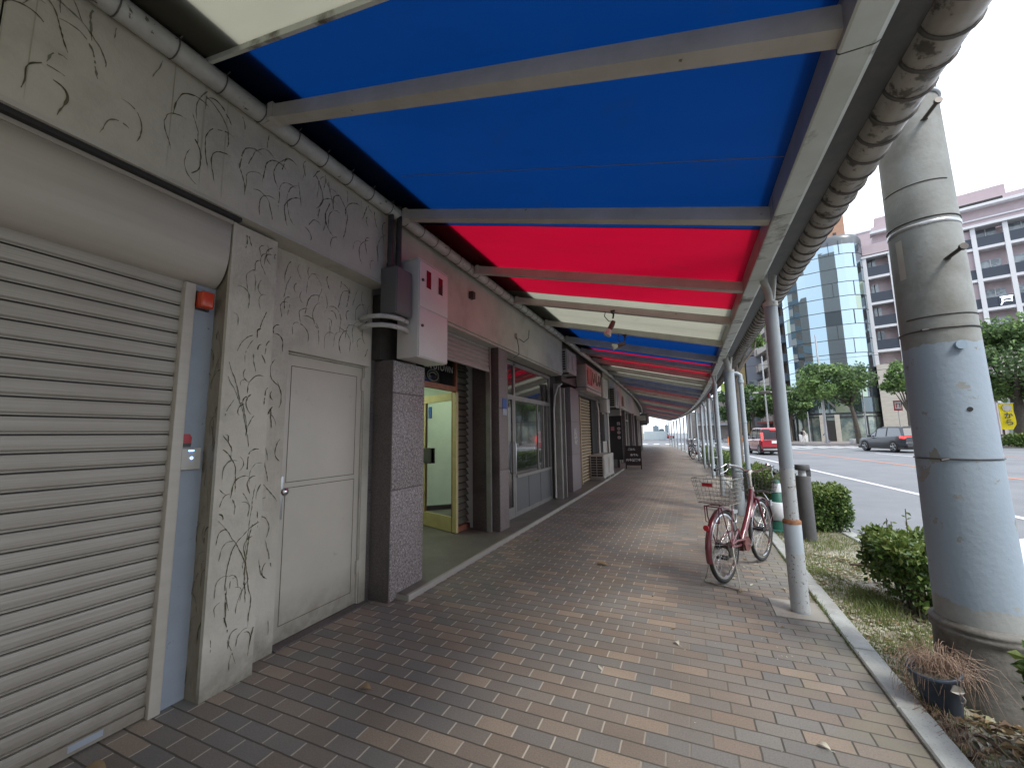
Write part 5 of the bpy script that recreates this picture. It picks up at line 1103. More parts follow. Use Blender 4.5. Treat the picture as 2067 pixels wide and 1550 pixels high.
# ================================================================== CARS
M['carglass'] = mat('car_glass', (.02,.025,.03), .04, spec=.9, coat=1)
M['taillight'] = mat('lit_tail_light', (.6,.02,.02), .3, emis=(1,.05,.05), estr=1.3)
M['taildark'] = mat('tail_lens', (.35,.015,.02), .2)
M['plate'] = mat('number_plate', (.72,.74,.72), .5)
M['alloy'] = mat('alloy_wheel', (.38,.39,.40), .35, .7)
def car(name, loc, rz, lab, paint, L_, W, prof_low, prof_cab, wheels, rw, suv):
    """prof_low: (x, z_bottom, z_shoulder, halfwidth) stations; prof_cab: (x, z) outline of the greenhouse, front to back; x forward"""
    t = empty(name, loc, rz, lab, 'car'); hw = W/2
    b = MB(); ring = []
    for (x, zb, zs, w) in prof_low:
        w *= hw
        ring.append([(x,-w*.90,zb),(x,-w,zb+.12),(x,-w*1.0,(zb+zs)/2),(x,-w*.985,zs-.08),(x,-w*.93,zs),(x,0,zs+.012),(x,w*.93,zs),(x,w*.985,zs-.08),(x,w,(zb+zs)/2),(x,w,zb+.12),(x,w*.90,zb),(x,0,zb)])
    n = 12; vs = [p for r_ in ring for p in r_]
    b.add(vs, [(i*n+k, i*n+(k+1) % n, (i+1)*n+(k+1) % n, (i+1)*n+k) for i in range(len(ring)-1) for k in range(n)], True)
    b.add(ring[0], [tuple(range(n))]); b.add(ring[-1], [tuple(range(n))[::-1]])
    # roof and pillars follow the cabin outline
    zs = prof_low[len(prof_low)//2][2]; zr = max(z for x, z in prof_cab)
    def wz(z): return hw*(.93-.17*(z-zs)/(zr-zs))
    N = len(prof_cab)
    vs = [(x,-wz(z),z) for x,z in prof_cab]+[(x,wz(z),z) for x,z in prof_cab]
    top = [i for i in range(N-1) if prof_cab[i][1] > zr-.12 and prof_cab[i+1][1] > zr-.12]
    b.add(vs, [(i,i+1,i+1+N,i+N) for i in top], True)
    for s in (-1,1):
        for i in range(N-1):
            (xa,za),(xb,zb_) = prof_cab[i], prof_cab[i+1]
            if za > zr-.12 and zb_ > zr-.12: b.quad((xa,s*wz(za),za),(xb,s*wz(zb_),zb_),(xb,s*(wz(zb_-.07)+.004),zb_-.07),(xa,s*(wz(za-.07)+.004),za-.07))
            elif abs(za-zb_) > .15:      # front and rear pillars
                d = .09 if xa > 0 else -.30; b.quad((xa,s*(wz(za)+.006),za),(xb,s*(wz(zb_)+.006),zb_),(xb-d*.8,s*(wz(zb_)+.006),zb_),(xa-d,s*(wz(za)+.006),za))
    b.build('body', paint, t, local=True)
    g = MB(); g.add([(x,-wz(z)+.004,z-.006) for x,z in prof_cab]+[(x,wz(z)-.004,z-.006) for x,z in prof_cab], [tuple(range(N)), tuple(range(N,2*N))[::-1]]+[(i,i+1,i+1+N,i+N) for i in range(N-1) if i not in top]); g.build('windows', M['carglass'], t, local=True)
    b = MB()
    for x in ((.35,-.62) if suv else (.45,-.55)):
        for s in (-1,1): b.quad((x,s*(wz(zs)+.007),zs),(x-.07,s*(wz(zs)+.007),zs),(x-.07,s*(wz(zr-.06)+.007),zr-.06),(x,s*(wz(zr-.06)+.007),zr-.06))
    b.build('door_pillar', M['black'], t, local=True)
    b = MB()
    for wx in wheels:
        for s in (-1,1):
            P = [(wx+(rw+.07)*math.cos(R(a)), s*(hw+.004), rw+(rw+.07)*math.sin(R(a))) for a in range(-20,201,10)]; c = (wx, s*(hw+.004), rw)
            b.add([c]+P, [(0,i,i+1) for i in range(1,len(P))])
    xs = [q[0] for q in prof_low]; b.box(min(xs)+.1,max(xs)-.1,-hw-.003,hw+.003,prof_low[2][1]-.03,prof_low[2][1]+(.12 if suv else .05)); b.build('wheel_arch', M['black'], t, local=True)
    for wx in wheels:
        for s in (-1,1):
            w = empty('wheel', (wx, s*(hw-.085), rw)); w.parent = t
            b = MB(); b.lathe([(rw*.68,-.10),(rw*.92,-.11),(rw,-.08),(rw,.08),(rw*.92,.11),(rw*.68,.10)], (0,0,0), 28); b.v = [(x,z,y) for x,y,z in b.v]; b.build('tyre', M['rubber'], w, local=True)
            b = MB()
            for k in range(5):
                a = R(72*k+10); c, s2 = math.cos(a), math.sin(a); b.tube([(0,s*.10,0),(c*rw*.66,s*.105,s2*rw*.66)], [.05,.03], 6)
            b.ring((0,s*.10,0), rw*.66, .016, 'y', 28, 6); b.tube([(0,s*.08,0),(0,s*.118,0)], .06, 12); b.build('rim', M['alloy'], w, local=True)
    xr = prof_low[-1][0]
    return t, hw, zs, zr, xr
Mred = mat('red_car_paint', (.34,.012,.025), .25, coat=.8); Mgrey = mat('dark_grey_car_paint', (.035,.041,.052), .35, 0, coat=.35)
# tall red minicar, seen from behind on its left side
low = [(1.72,.34,.72,.80),(1.66,.24,.86,.95),(1.2,.22,.96,1),(.2,.22,.98,1),(-1.0,.22,1.0,1),(-1.58,.26,1.0,.98),(-1.70,.30,.98,.93)]
cab = [(1.12,.95),(.62,1.62),(.45,1.70),(-.5,1.735),(-1.40,1.70),(-1.52,1.62),(-1.66,.97)]
t, hw, zs, zr, xr = car('red_minicar', (4.62,31.6,-.10), R(98), 'tall red minicar driving away in the lane behind the first post', Mred, 3.4, 1.50, low, cab, (1.22,-1.18), .30, False)
for s in (-1,1):
    b = MB(); b.box(-1.70,-1.60,s*.66-.05,s*.66+.05,.88,1.40,bev=.02); tl = b.build('tail_light', M['taillight'], t, local=True)
b = MB(); b.box(-1.60,-1.52,-.16,.16,1.57,1.61); b.build('high_brake_light', M['taillight'], t, local=True)
b = MB(); b.box(-1.725,-1.70,-.17,.17,.74,.90); b.build('number_plate', M['plate'], t, local=True)
b = MB(); b.box(-1.722,-1.70,-.60,.60,.92,.95); b.build('chrome_bar', M['chrome'], t, local=True)
b = MB(); b.box(-1.76,-1.68,-.68,.68,.30,.40,bev=.01); b.build('rear_bumper', M['alloy'], t, local=True)
b = MB(); b.box(-1.735,-1.69,-.66,.66,.42,.52); b.build('bumper_insert', M['black'], t, local=True)
for s in (-1,1): b = MB(); b.box(.70,.82,s*.86-.08,s*.86+.08,.98,1.14,bev=.02); b.build('wing_mirror', M['black'], t, local=True)
# dark grey sport utility car
low = [(2.18,.42,.66,.72),(2.10,.28,.84,.90),(1.7,.25,.95,.99),(1.0,.24,1.0,1),(-.2,.24,1.03,1),(-1.5,.26,1.08,1),(-2.10,.32,1.08,.96),(-2.24,.42,1.00,.88)]
cab = [(1.05,1.0),(.30,1.50),(.0,1.60),(-.7,1.66),(-1.5,1.64),(-1.98,1.56),(-2.20,1.08)]
t, hw, zs, zr, xr = car('grey_sport_utility', (12.62,35.55,-.10), R(104), 'dark grey sport utility car with brake lights on, near the thick utility pole', Mgrey, 4.5, 1.84, low, cab, (1.36,-1.30), .36, True)
for s in (-1,1):
    b = MB(); b.prism([(s*.88,.90),(s*.88,1.04),(s*.42,1.03),(s*.42,.97),(s*.70,.95)], 'x', -2.235, -2.08); b.build('tail_light', M['taillight'], t, local=True)
    b = MB(); b.box(-2.16,-1.9,s*.90-.035,s*.90+.035,.92,1.04,bev=.01); b.build('tail_light', M['taillight'], t, local=True)
b = MB(); b.box(-2.0,-1.93,-.15,.15,1.52,1.56); b.build('high_brake_light', M['taillight'], t, local=True)
b = MB(); b.box(-2.26,-2.235,-.17,.17,.72,.88); b.build('number_plate', M['plate'], t, local=True)
b = MB(); b.box(-2.29,-2.18,-.80,.80,.32,.50,bev=.02); b.build('rear_bumper', M['black'], t, local=True)
b = MB(); b.box(-2.262,-2.22,-.84,.84,.50,.66,bev=.015); b.build('bumper_upper', Mgrey, t, local=True)
for s in (-1,1): b = MB(); b.box(.62,.78,s*1.0-.10,s*1.0+.10,.98,1.12,bev=.03); b.build('wing_mirror', M['black'], t, local=True)
for s in (-1,1): b = MB(); b.box(-1.6,-.1,s*.63-.012,s*.63+.012,1.655,1.685); b.build('roof_rail', M['alloy'], t, local=True)
# far red car at the end of the walkway
low = [(1.9,.34,.70,.80),(1.82,.24,.80,.95),(1.2,.22,.88,1),(-1.2,.22,.92,1),(-1.8,.26,.92,.95),(-1.9,.3,.9,.9)]; cab = [(1.0,.88),(.4,1.36),(.1,1.43),(-1.0,1.43),(-1.5,1.3),(-1.85,.92)]
car('distant_red_car', (-5.2,100,-.10), R(10), 'distant red car crossing beyond the open end of the walkway', Mred, 3.8, 1.6, low, cab, (1.2,-1.2), .29, False)
Mwc = mat('white_car_paint', (.62,.63,.64), .3, coat=.5)
car('distant_white_car', (7.4,72,-.10), R(97), 'distant white car waiting up the road beyond the red minicar', Mwc, 3.8, 1.6, low, cab, (1.2,-1.2), .29, False)
# orange barrier
M['barorange'] = mat('orange_barrier', (.80,.22,.03), .5)
t = empty('roadwork_barrier', (5.0,50,-.1), R(-5), 'orange roadworks barrier far up the road between the posts', 'barrier'); b = MB()
for k in range(3): b.box(-1.2+k*.85,-.45+k*.85,-.04,.04,.75,.92); b.box(-1.2+k*.85,-.45+k*.85,-.04,.04,.42,.56)
b.build('board', M['barorange'], t, local=True); b = MB()
for k in range(3): b.box(-1.18+k*.85,-1.12+k*.85,-.05,.05,.0,.95)
b.build('stand', M['barorange'], t, local=True)
# ================================================================== PEOPLE
M['skin'] = mat('skin', (.45,.29,.21), .6); M['hair'] = mat('black_hair', (.015,.012,.01), .5)
def person(loc, rz, lab, top, leg, bag=None, stride=.32, h=1.64, long_top=False):
    t = empty('person', loc, rz, lab, 'person'); k = h/1.7
    def skin(name, V, E, m, root=0, par=t):
        me = bpy.data.meshes.new(name); me.from_pydata([tuple(c*k for c in v[:3]) for v in V], E, []); o = bpy.data.objects.new(name, me); COL.objects.link(o); o.parent = par
        md = o.modifiers.new('s', 'SKIN'); 
        for i, v in enumerate(V): me.skin_vertices[0].data[i].radius = (v[3]*k, v[4]*k if len(v) > 4 else v[3]*k)
        me.skin_vertices[0].data[root].use_root = True
        md.use_smooth_shade = True; ss = o.modifiers.new('d', 'SUBSURF'); ss.levels = 1; ss.render_levels = 2; me.materials.append(m); return o
    s = stride
    V = [(0,0,.93,.13,.11),(0,0,1.12,.12,.10),(.01,0,1.36,.16,.11),(.02,0,1.46,.06,.06),(.03,0,1.53,.055,.055),(.04,0,1.60,.085,.10),(.03,0,1.69,.06,.08),
         (0,.10,.88,.085),(s*.45,.10,.50,.058),(s*.75,.10,.09,.038),(s*.75+.15,.10,.03,.035),
         (0,-.10,.88,.085),(-s*.30,-.10,.50,.058),(-s*1.05,-.10,.13,.038),(-s*1.05+.12,-.10,.03,.035),
         (0,.19,1.38,.055),(-.10,.24,1.12,.042),(.02,.25,.90,.032),(.06,.25,.83,.03),
         (0,-.19,1.38,.055),(.12,-.24,1.13,.042),(.26,-.24,.97,.032),(.32,-.23,.93,.03)]
    E = [(0,1),(1,2),(2,3),(3,4),(4,5),(5,6),(0,7),(7,8),(8,9),(9,10),(0,11),(11,12),(12,13),(13,14),(2,15),(15,16),(16,17),(17,18),(2,19),(19,20),(20,21),(21,22)]
    skin('body', V, E, M['skin'])
    g = .016; z0 = .80 if long_top else .92
    Vt = [(0,0,z0,.15,.13),(0,0,1.12,.14,.12),(.01,0,1.36,.175,.125),(.02,0,1.46,.08,.08),(0,.19,1.38,.07),(-.10,.24,1.12,.057),(.0,.25,.93,.046),(0,-.19,1.38,.07),(.12,-.24,1.13,.057),(.24,-.24,.98,.046)]
    skin('jacket', Vt, [(0,1),(1,2),(2,3),(2,4),(4,5),(5,6),(2,7),(7,8),(8,9)], top)
    Vl = [(0,0,.95,.14,.12),(0,.10,.86,.10),(s*.45,.10,.50,.078),(s*.74,.10,.12,.062),(0,-.10,.86,.10),(-s*.30,-.10,.50,.078),(-s*1.03,-.10,.16,.062)]
    skin('trousers', Vl, [(0,1),(1,2),(2,3),(0,4),(4,5),(5,6)], leg)
    b = MB(); b.lathe([(.0,1.745),(.06,1.735),(.098,1.69),(.108,1.64),(.10,1.58),(.085,1.54)], (.015,0,0), 16); b.v = [(x*k if x > 0 or z > 1.66 else x*1.1*k, y*k, z*k) for x,y,z in b.v]
    b.v = [(x-(.028*k), y, z) for x,y,z in b.v]; b.build('hair', M['hair'], t, local=True)
    if bag: b = MB(); b.box(-.28*k,-.12*k,-.13,.13,1.02*k,1.42*k,bev=.04); tag(b.build('backpack', bag, None), 'backpack on the back of '+lab.split(' ',1)[0], 'x') if False else b.build('backpack', bag, t, local=True)
    return t
mcl = lambda n, c: mat(n, c, .85)
Cw, Cn, Cj, Cb, Cg = mcl('white_cloth',(.62,.61,.58)), mcl('navy_cloth',(.025,.03,.09)), mcl('light_denim',(.17,.22,.38)), mcl('black_cloth',(.02,.02,.022)), mcl('grey_cloth',(.13,.13,.14))
person((12.1,56.6,-.10), R(12), 'person in white clothes with dark backpack striding over the crossing', Cw, Cw, Cb, .40, 1.70)
person((13.95,55.4,-.10), R(185), 'person in navy top and light blue trousers stepping onto the crossing', Cn, Cj, None, .34, 1.62)
for x, y, r_, lab, c1, c2 in ((7.85,70,200,'dark dressed person at the far left of the distant group on the pavement',Cb,Cb),(8.7,70.5,120,'grey jacketed person in the middle of the distant group on the pavement',Cg,Cb),(9.4,69.6,250,'navy dressed person at the right of the distant group on the pavement',Cn,Cb),(10.2,72,90,'distant person in black standing apart under the street trees',Cb,Cg)):
    person((x,y,.02), R(r_), lab, c1, c2, None, .22, 1.66)
# ================================================================== TREES
def tree(name, lab, x, y, h_trunk, r_trunk, crown, n, size, seed, lean=0, z0=0, limbs=7, group=None, light=.3):
    st = random.getstate(); random.seed(seed)
    t = empty(name, (x,y,z0), 0, lab, 'tree', group)
    cx, cy, cz, rx, rz = crown; b = MB()
    top = Vector((x+lean, y, z0+h_trunk)); b.tube([(x,y,z0-.1),(x+lean*.1,y,z0+h_trunk*.3),(x+lean*.5,y,z0+h_trunk*.7),top], [r_trunk*1.25,r_trunk,r_trunk*.85,r_trunk*.75], 10)
    C = Vector((cx,cy,cz)); cl = []
    for k in range(limbs):
        a = 2*math.pi*k/limbs+random.uniform(-.3,.3); rr = random.uniform(.45,.8); zz = random.uniform(-.55,.75)
        E_ = C+Vector((math.cos(a)*rx*rr*math.sqrt(1-zz*zz*.7), math.sin(a)*rx*rr*math.sqrt(1-zz*zz*.7), zz*rz*.8)); mid = top.lerp(E_, .5)+Vector((random.uniform(-.2,.2),0,-.06*rz))
        b.tube([top-Vector((0,0,h_trunk*.12*random.random())), mid, E_], [r_trunk*.55, r_trunk*.3, r_trunk*.1], 6); cl.append((E_, random.uniform(.34,.52)*rx))
    for k in range(int(limbs*2.6)):
        u = Vector((random.gauss(0,1), random.gauss(0,1), random.gauss(0,1))).normalized()*random.uniform(.55,.92); cl.append((C+Vector((u.x*rx,u.y*rx,u.z*rz)), random.uniform(.20,.36)*rx))
    b.build('trunk', M['bark'], t)
    b = MB(); per = n//len(cl)
    for c, r_ in cl:
        lt = random.random() < light
        for _ in range(per):
            u = Vector((random.gauss(0,1), random.gauss(0,1), random.gauss(0,.85))); u = u/max(.01, u.length)*random.random()**.35
            b.cur = 1 if (random.random() < (.75 if lt else .12)) else 0
            leaves(b, [c+Vector((u.x*r_, u.y*r_, u.z*r_*.75))], size, .5, .7)
    b.build('crown', [M['treeleaf'], M['treeleaf2']], t); random.setstate(st); return t
G_ = 'street trees across the road'
tree('street_tree', 'tree with forked trunk and light green crown in front of the curved glass tower', 15.15, 50, 4.0, .20, (13.5,50,6.1,3.3,2.1), 8000, .26, 61, -.35, group=G_, light=.55)
tree('street_tree', 'dark tree partly hidden behind the left edge of the utility pole', 17.6, 46, 3.0, .16, (17.35,46,5.6,1.35,1.6), 3200, .24, 62, group=G_, light=.8)
tree('street_tree', 'broad dark evergreen tree at the right edge above the yellow banner', 23.6, 44.6, 4.0, .42, (23.6,44.2,6.3,4.4,3.9), 22000, .28, 63, group=G_, light=.35, limbs=9)
tree('street_tree', 'dark tree right of the first post in front of the apartment block', 11.9, 62, 3.0, .16, (12.6,62,4.8,1.9,1.9), 3500, .30, 64, group=G_, light=.1)
tree('street_tree', 'dark tree above the red minicar left of the first post', 10.9, 62, 3.2, .2, (10.6,62,5.6,2.2,2.2), 5000, .30, 65, group=G_, light=.3)
tree('street_tree', 'dark drooping tree behind the rain downpipe', 8.1, 64, 3.4, .2, (8.2,64,5.3,2.3,2.8), 5500, .30, 66, group=G_, light=.1)
tree('street_tree', 'far dark tree seen between the thick post and the next posts', 6.0, 74, 3.2, .2, (6.3,74,5.6,2.6,3.0), 6000, .32, 67, group=G_, light=.1)
tree('overhanging_tree', 'leafy tree on this side showing just under the round gutter', 1.17, 12.3, 3.0, .09, (1.45,12.3,4.0,.62,1.0), 7000, .085, 68, .1, light=.9)
# ================================================================== BUILDINGS ACROSS THE ROAD
def face_obj(name, P0, u, lab, cat='building'):
    return empty(name, (P0[0],P0[1],0), math.atan2(u[1],u[0]), lab, cat)
# --- pink apartment block: local x along the facade, y into the block (away from us)
M['pink'] = mat('mauve_tile_wall', (.44,.36,.38), .7, c2=(.40,.33,.35), scale=1.2); M['slabw'] = mat('white_frame_concrete', (.60,.61,.63), .6); M['balc'] = mat('dark_navy_balcony_panel', (.035,.045,.065), .3)
M['aptglass'] = mat('apartment_window', (.13,.16,.18), .08, spec=.8, c2=(.35,.40,.42), scale=.8, contrast=(.45,.55)); M['stonew'] = mat('beige_stone_wall', (.50,.47,.41), .8, c2=(.43,.40,.35), scale=1.5, stretch=(1,1,4))
pk = face_obj('mauve_apartment_block', (21.9,63), (.951,-.309), 'mauve tiled apartment block with white frames and dark balcony panels')
b = MB(); b.box(-.2,17,.9,14,0,23.4); b.box(2.5,9.0,.0,.9,0,23.4); b.box(-.2,8.2,.0,14,23.4,24.6) ; b.box(1.0,17,1.4,14,23.4,27.3); b.box(1.4,12.5,2.6,14,27.3,28.9); b.build('wall', M['pink'], pk, local=True)
b = MB(); b.box(-.5,2.75,-.35,1.0,22.9,23.15); b.box(8.2,17.5,-.5,1,23.55,23.85); b.box(.8,17.5,.6,2,26.2,26.5); b.box(.9,17.5,1.2,3,24.9,25.05); b.build('cornice', M['slabw'], pk, local=True)
bx('roof_louvre', M['dark'], pk, 6.5, 12, 1.39, 1.5, 26.55, 27.1, local=True)
fl = [20.30, 16.95, 13.95, 10.95]; fr_ = [21.15, 17.55, 14.2, 11.0]
for x in (-.1, 2.3, 9.15, 11.5, 14.3, 17.0):
    o = bx('column', M['slabw'], pk, x-.19, x+.19, -.25, .0, 9.0 if x < 3 else 4, 22.95 if x < 3 else 23.6, local=True)
for z in fl:
    bx('floor_slab', M['slabw'], pk, .03, 2.17, -.22, .9, z-.16, z+.14, local=True); bx('balcony_panel', M['balc'], pk, .05, 2.15, -.16, -.10, z+.12, z+1.35, local=True)
    w = bx('window', M['aptglass'], pk, .25, .95, .84, .92, z+.3, z+2.6, local=True); bx('frame', M['dark'], w, .55, .63, .80, .84, z+.3, z+2.6, local=True)
for j, z in enumerate(fr_):
    for xa, xb in ((8.3,9.0),(9.3,11.35),(11.65,14.15),(14.45,16.85)):
        bx('floor_slab', M['slabw'], pk, xa, xb, -.22, .9, z-.18, z+.12, local=True); bx('balcony_panel', M['balc'], pk, xa+.02, xb-.02, -.16, -.10, z+.10, z+1.25, local=True)
        if xb-xa > 1: 
            w = bx('window', M['aptglass'], pk, xa+.15, xb-.35, .84, .93, z+.3, z+2.35, local=True); bx('frame', M['slabw'], w, (xa+xb)/2-.13, (xa+xb)/2-.07, .80, .84, z+.3, z+2.35, local=True)
M['signglow'] = mat('lit_white_sign', (.9,.92,1), .4, emis=(.8,.88,1), estr=1.6)
sg = bx('balcony_sign', M['balc'], pk, 10.2, 11.3, -.20, -.165, fr_[2]+.12, fr_[2]+1.22, local=True)
text('sign_character', '戸', 1.05, M['signglow'], sg, (10.75,-.215,fr_[2]+.66), (R(90),0,0), .01, local=True, bold=.0)
b = MB(); b.box(-.25,2.9,-1.6,.85,0,9.1); b.build('stone_wing', M['stonew'], pk, local=True)
# --- curved glass tower
M['twglass'] = mat('tower_glass', (.33,.42,.47), .02, .95); M['twdark'] = mat('tower_glass_dark', (.10,.13,.15), .05, .6); M['mull'] = mat('mullion_dark', (.035,.04,.045), .5); M['twgreen'] = mat('tower_glass_green', (.25,.36,.35), .06, .55, c2=(.33,.38,.28), scale=.4)
tw = empty('curved_glass_tower', (17.95,66.5,0), R(-14), 'tall curved office tower of mirrored glass bands across the road', 'building')
def plan(rx, ry, e=3.2, n=64): 
    out = []
    for i in range(n):
        a = 2*math.pi*i/n; c, s_ = math.cos(a), math.sin(a); out.append((rx*math.copysign(abs(c)**(2/e), c), ry*math.copysign(abs(s_)**(2/e), s_)))
    return out
PL_ = plan(4.65, 4.6); rnd = random.Random(77); z = 3.47; bi = 0; H2 = 1.83
while z < 24.6:
    b = MB(); n = len(PL_)
    i = n//2
    while i < n+6:
        st_ = 2; a, c = PL_[i % n], PL_[(i+st_) % n]
        dx, dy = rnd.gauss(0,.0012), rnd.gauss(0,.0012); b.cur = 0 if rnd.random() > (.10 if z > 8 else .5) else (1 if rnd.random() < .6 else 2)
        b.quad((a[0]+dx,a[1]+dy,z+.06),(c[0]-dx,c[1]-dy,z+.06),(c[0]-dx*.5,c[1]+dy,z+H2-.02),(a[0]+dx*.5,a[1]-dy,z+H2-.02)); i += st_
    b.build('glass_band', [M['twglass'], M['twdark'], M['twgreen']], tw, local=True)
    b = MB(); P = [(x*1.006,y*1.006) for x,y in PL_]; b.prism(P, 'z', z-.02, z+.045)
    for k in (35+(bi % 3)*7, 50+(bi*5) % 9): x, y = PL_[k % n]; b.box(x*1.004-.03,x*1.004+.03,y*1.004-.03,y*1.004+.03,z+.06,z+H2-.02)
    b.build('mullion', M['mull'], tw, local=True); z += H2; bi += 1
b = MB(); P = [(x*.965,y*.965) for x,y in PL_]; b.prism(P, 'z', 0, 24.9); b.build('core', M['twdark'], tw, local=True)
b = MB(); vs = []; 
for f, zz in ((1.0,24.9),(1.0,25.7),(.985,26.05),(.95,26.25),(.88,26.32)): vs += [(x*f,y*f,zz) for x,y in PL_]
n = 64; b.add(vs, [(j*n+i,j*n+(i+1)%n,(j+1)*n+(i+1)%n,(j+1)*n+i) for j in range(4) for i in range(n)], True); b.add(vs[-n:], [tuple(range(n))]); b.build('parapet', mat('tower_parapet', (.10,.11,.12), .3, .3), tw, local=True)
M['lobby'] = mat('lobby_glass', (.12,.17,.17), .08, .2, c2=(.32,.36,.30), scale=.9, contrast=(.4,.6), spec=.8)
b = MB(); b.prism([(x*.99,y*.99) for x,y in PL_], 'z', 0.0, 3.4); b.build('lobby_glass', M['lobby'], tw, local=True)
b = MB(); b.prism([(x*1.01,y*1.01) for x,y in PL_], 'z', 2.95, 3.12); b.prism([(x*1.0,y*1.0) for x,y in PL_], 'z', 3.3, 3.45)
for k in range(32, 66, 3): x, y = PL_[k % 64]; b.box(x*1.0-.06,x*1.0+.06,y-.06,y+.06,0,3.0)
b.build('ground_floor_frame', M['mull'], tw, local=True)
b = MB(); b.box(-1.7,-1.2,-4.72,-4.56,0,3.3); b.box(-.2,.3,-4.74,-4.58,0,3.3); b.build('entrance_pier', M['stonew'], tw, local=True)
bx('entrance_opening', M['dark'], tw, -1.2, -.2, -4.70, -4.60, .05, 2.6, local=True)
M['orangebrick'] = mat('orange_brown_tile', (.36,.21,.14), .8, c2=(.31,.18,.12), scale=2)
ot = empty('orange_brown_tower', (26,92,0), R(-15), 'orange brown roof top tower rising behind the glass tower', 'building')
b = MB(); b.box(-.9,3.4,0,6,0,43.3); b.build('wall', M['orangebrick'], ot, local=True); bx('roof_cap', M['twdark'], ot, -1.0,3.5,-.1,6.1,43.3,43.8, local=True)
for z_ in (38.2,40.9): bx('vent_opening', M['mull'], ot, 1.6,2.1,-.05,.05,z_,z_+.5, local=True)
mt = empty('mauve_rear_tower', (27,84,0), R(-17), 'plain mauve tower wall between the glass tower and the apartment block', 'building'); b = MB(); b.box(-.2,5.5,0,8,0,34.5); b.build('wall', M['pink'], mt, local=True); bx('parapet', M['slabw'], mt, -.3,5.6,-.1,8.1,34.5,34.8, local=True)
# --- apartment block facing the road, left of the tower
M['beigew'] = mat('beige_balcony_concrete', (.42,.38,.35), .8, c2=(.36,.33,.30), scale=2); M['brownw'] = mat('brown_tile_column', (.15,.12,.10), .7, c2=(.12,.095,.08), scale=3)
u = (-.116,.993)
ap = empty('balcony_apartment_block', (13.55,67.3,0), math.atan2(u[1],u[0]), 'beige balcony apartment block with a dark vertical name column left of the glass tower', 'building')
# local x runs away from us along the road, local y points toward the road (-X world) => block lies at negative y
b = MB(); b.box(0,16.5,-12,0,0,26); b.build('wall', M['brownw'], ap, local=True)
for j in range(8):
    z = 2.9+j*2.75
    for xa, xb in ((4.2,9.6),(10.2,16.0)):
        bx('balcony', M['beigew'], ap, xa, xb, .0, 1.3, z, z+1.15, local=True); w = bx('window', M['twdark'], ap, xa+.6, xb-.6, -.02, .04, z+1.2, z+2.5, local=True)
        bx('frame', M['slabw'], w, (xa+xb)/2-.1, (xa+xb)/2+.1, .0, .10, z+1.15, z+2.6, local=True)
    if j > 0: bx('balcony', mat('blue_grey_balcony', (.20,.25,.31), .4) if j == 1 else bpy.data.materials['blue_grey_balcony'], ap, -.1, 1.3, .0, 1.0, z, z+1.1, local=True)
bx('name_column', M['brownw'], ap, 1.6, 3.4, -.1, 1.7, 0, 25, local=True)
nc = bx('name_board', M['mull'], ap, 1.45, 1.6, .35, 1.6, 11.5, 25, local=True)
nl = text('name_lettering', 'CORPORATION', .86, M['signglow'], nc, (1.44,1.0,19.4), (0,0,0), .02, local=True, bold=.0)
nl.rotation_euler = Matrix(((0,0,-1),(0,-1,0),(-1,0,0))).to_euler()
b = MB(); b.tube([(3.75,1.5,0),(3.75,1.5,25)], .10, 8); b.build('downpipe', M['slabw'], ap, local=True)
bx('shop_canopy', mat('red_shop_canopy', (.33,.07,.05), .7), ap, 3.6, 10, .0, 2.2, 2.55, 2.85, local=True)
# --- lower blocks farther up the road
gy = empty('grey_flank_building', (10.9,86,0), math.atan2(u[1],u[0])-R(12), 'plain grey building flank above the street trees', 'building')
b = MB(); b.box(-1,16,-12,0,0,27); b.build('wall', mat('grey_mauve_wall', (.40,.37,.39), .8, c2=(.36,.335,.35), scale=.5), gy, local=True); bx('string_course', M['mull'], gy, -1.05,16,-.02,.05,21.0,21.12, local=True)
yb = empty('yellow_corner_building', (9.35,79,0), 0, 'narrow yellow and grey corner building with a blue grey sign panel', 'building')
b = MB(); b.box(-2.4,-1.1,0,8,0,14.0); b.build('wall', M['beigew'], yb, local=True)
b = MB(); b.box(-1.1,.1,-.2,8,0,14.2); b.build('yellow_bay', mat('ochre_wall', (.42,.33,.16), .8), yb, local=True)
b = MB(); b.box(-2.5,3.0,-.5,8,14.2,15.0); b.build('roof', mat('grey_roof', (.20,.20,.21), .7), yb, local=True)
b = MB(); b.box(.3,2.9,-1.0,8,0,14.0); b.build('sign_bay', mat('blue_grey_wall', (.27,.29,.34), .6), yb, local=True)
for z in (3.2,6.2,8.4): bx('window', M['aptglass'], yb, .5,2.7,-1.06,-.98,z,z+1.7, local=True)
bx('window', M['aptglass'], yb, -2.2,-1.4,-.06,.02,9.8,11.8, local=True)
bx('lime_awning', mat('lime_panel', (.45,.60,.10), .6), yb, -3.8,-2.5,-.4,0,8.2,9.8, local=True)
lw = empty('low_shop_row', (1.5,98,0), 0, 'low row of small shops far up the road behind the street trees', 'building')
b = MB(); b.box(0,9.5,0,8,0,9); b.box(-2,.0,4,12,0,6.0); b.build('wall', M['beigew'], lw, local=True)
for k in range(5): w = bx('window', M['aptglass'], lw, .5+k*1.8,1.9+k*1.8,-.06,.02,3.8,5.6, local=True)
bx('shop_canopy', M['slabw'], lw, 0,9.5,-1.2,0,2.8,3.1, local=True)
# far right wall
rb_ = empty('pale_corner_annex', (30.5,60,0), R(-18), 'pale annex wall beyond the big dark tree at the right edge', 'building'); b = MB(); b.box(0,16,0,8,0,9); b.build('wall', M['stonew'], rb_, local=True)
for k in range(4): bx('window', M['twgreen'], rb_, .3+k*2.6,2.6+k*2.6,-.05,.03,.6,4.4, local=True)
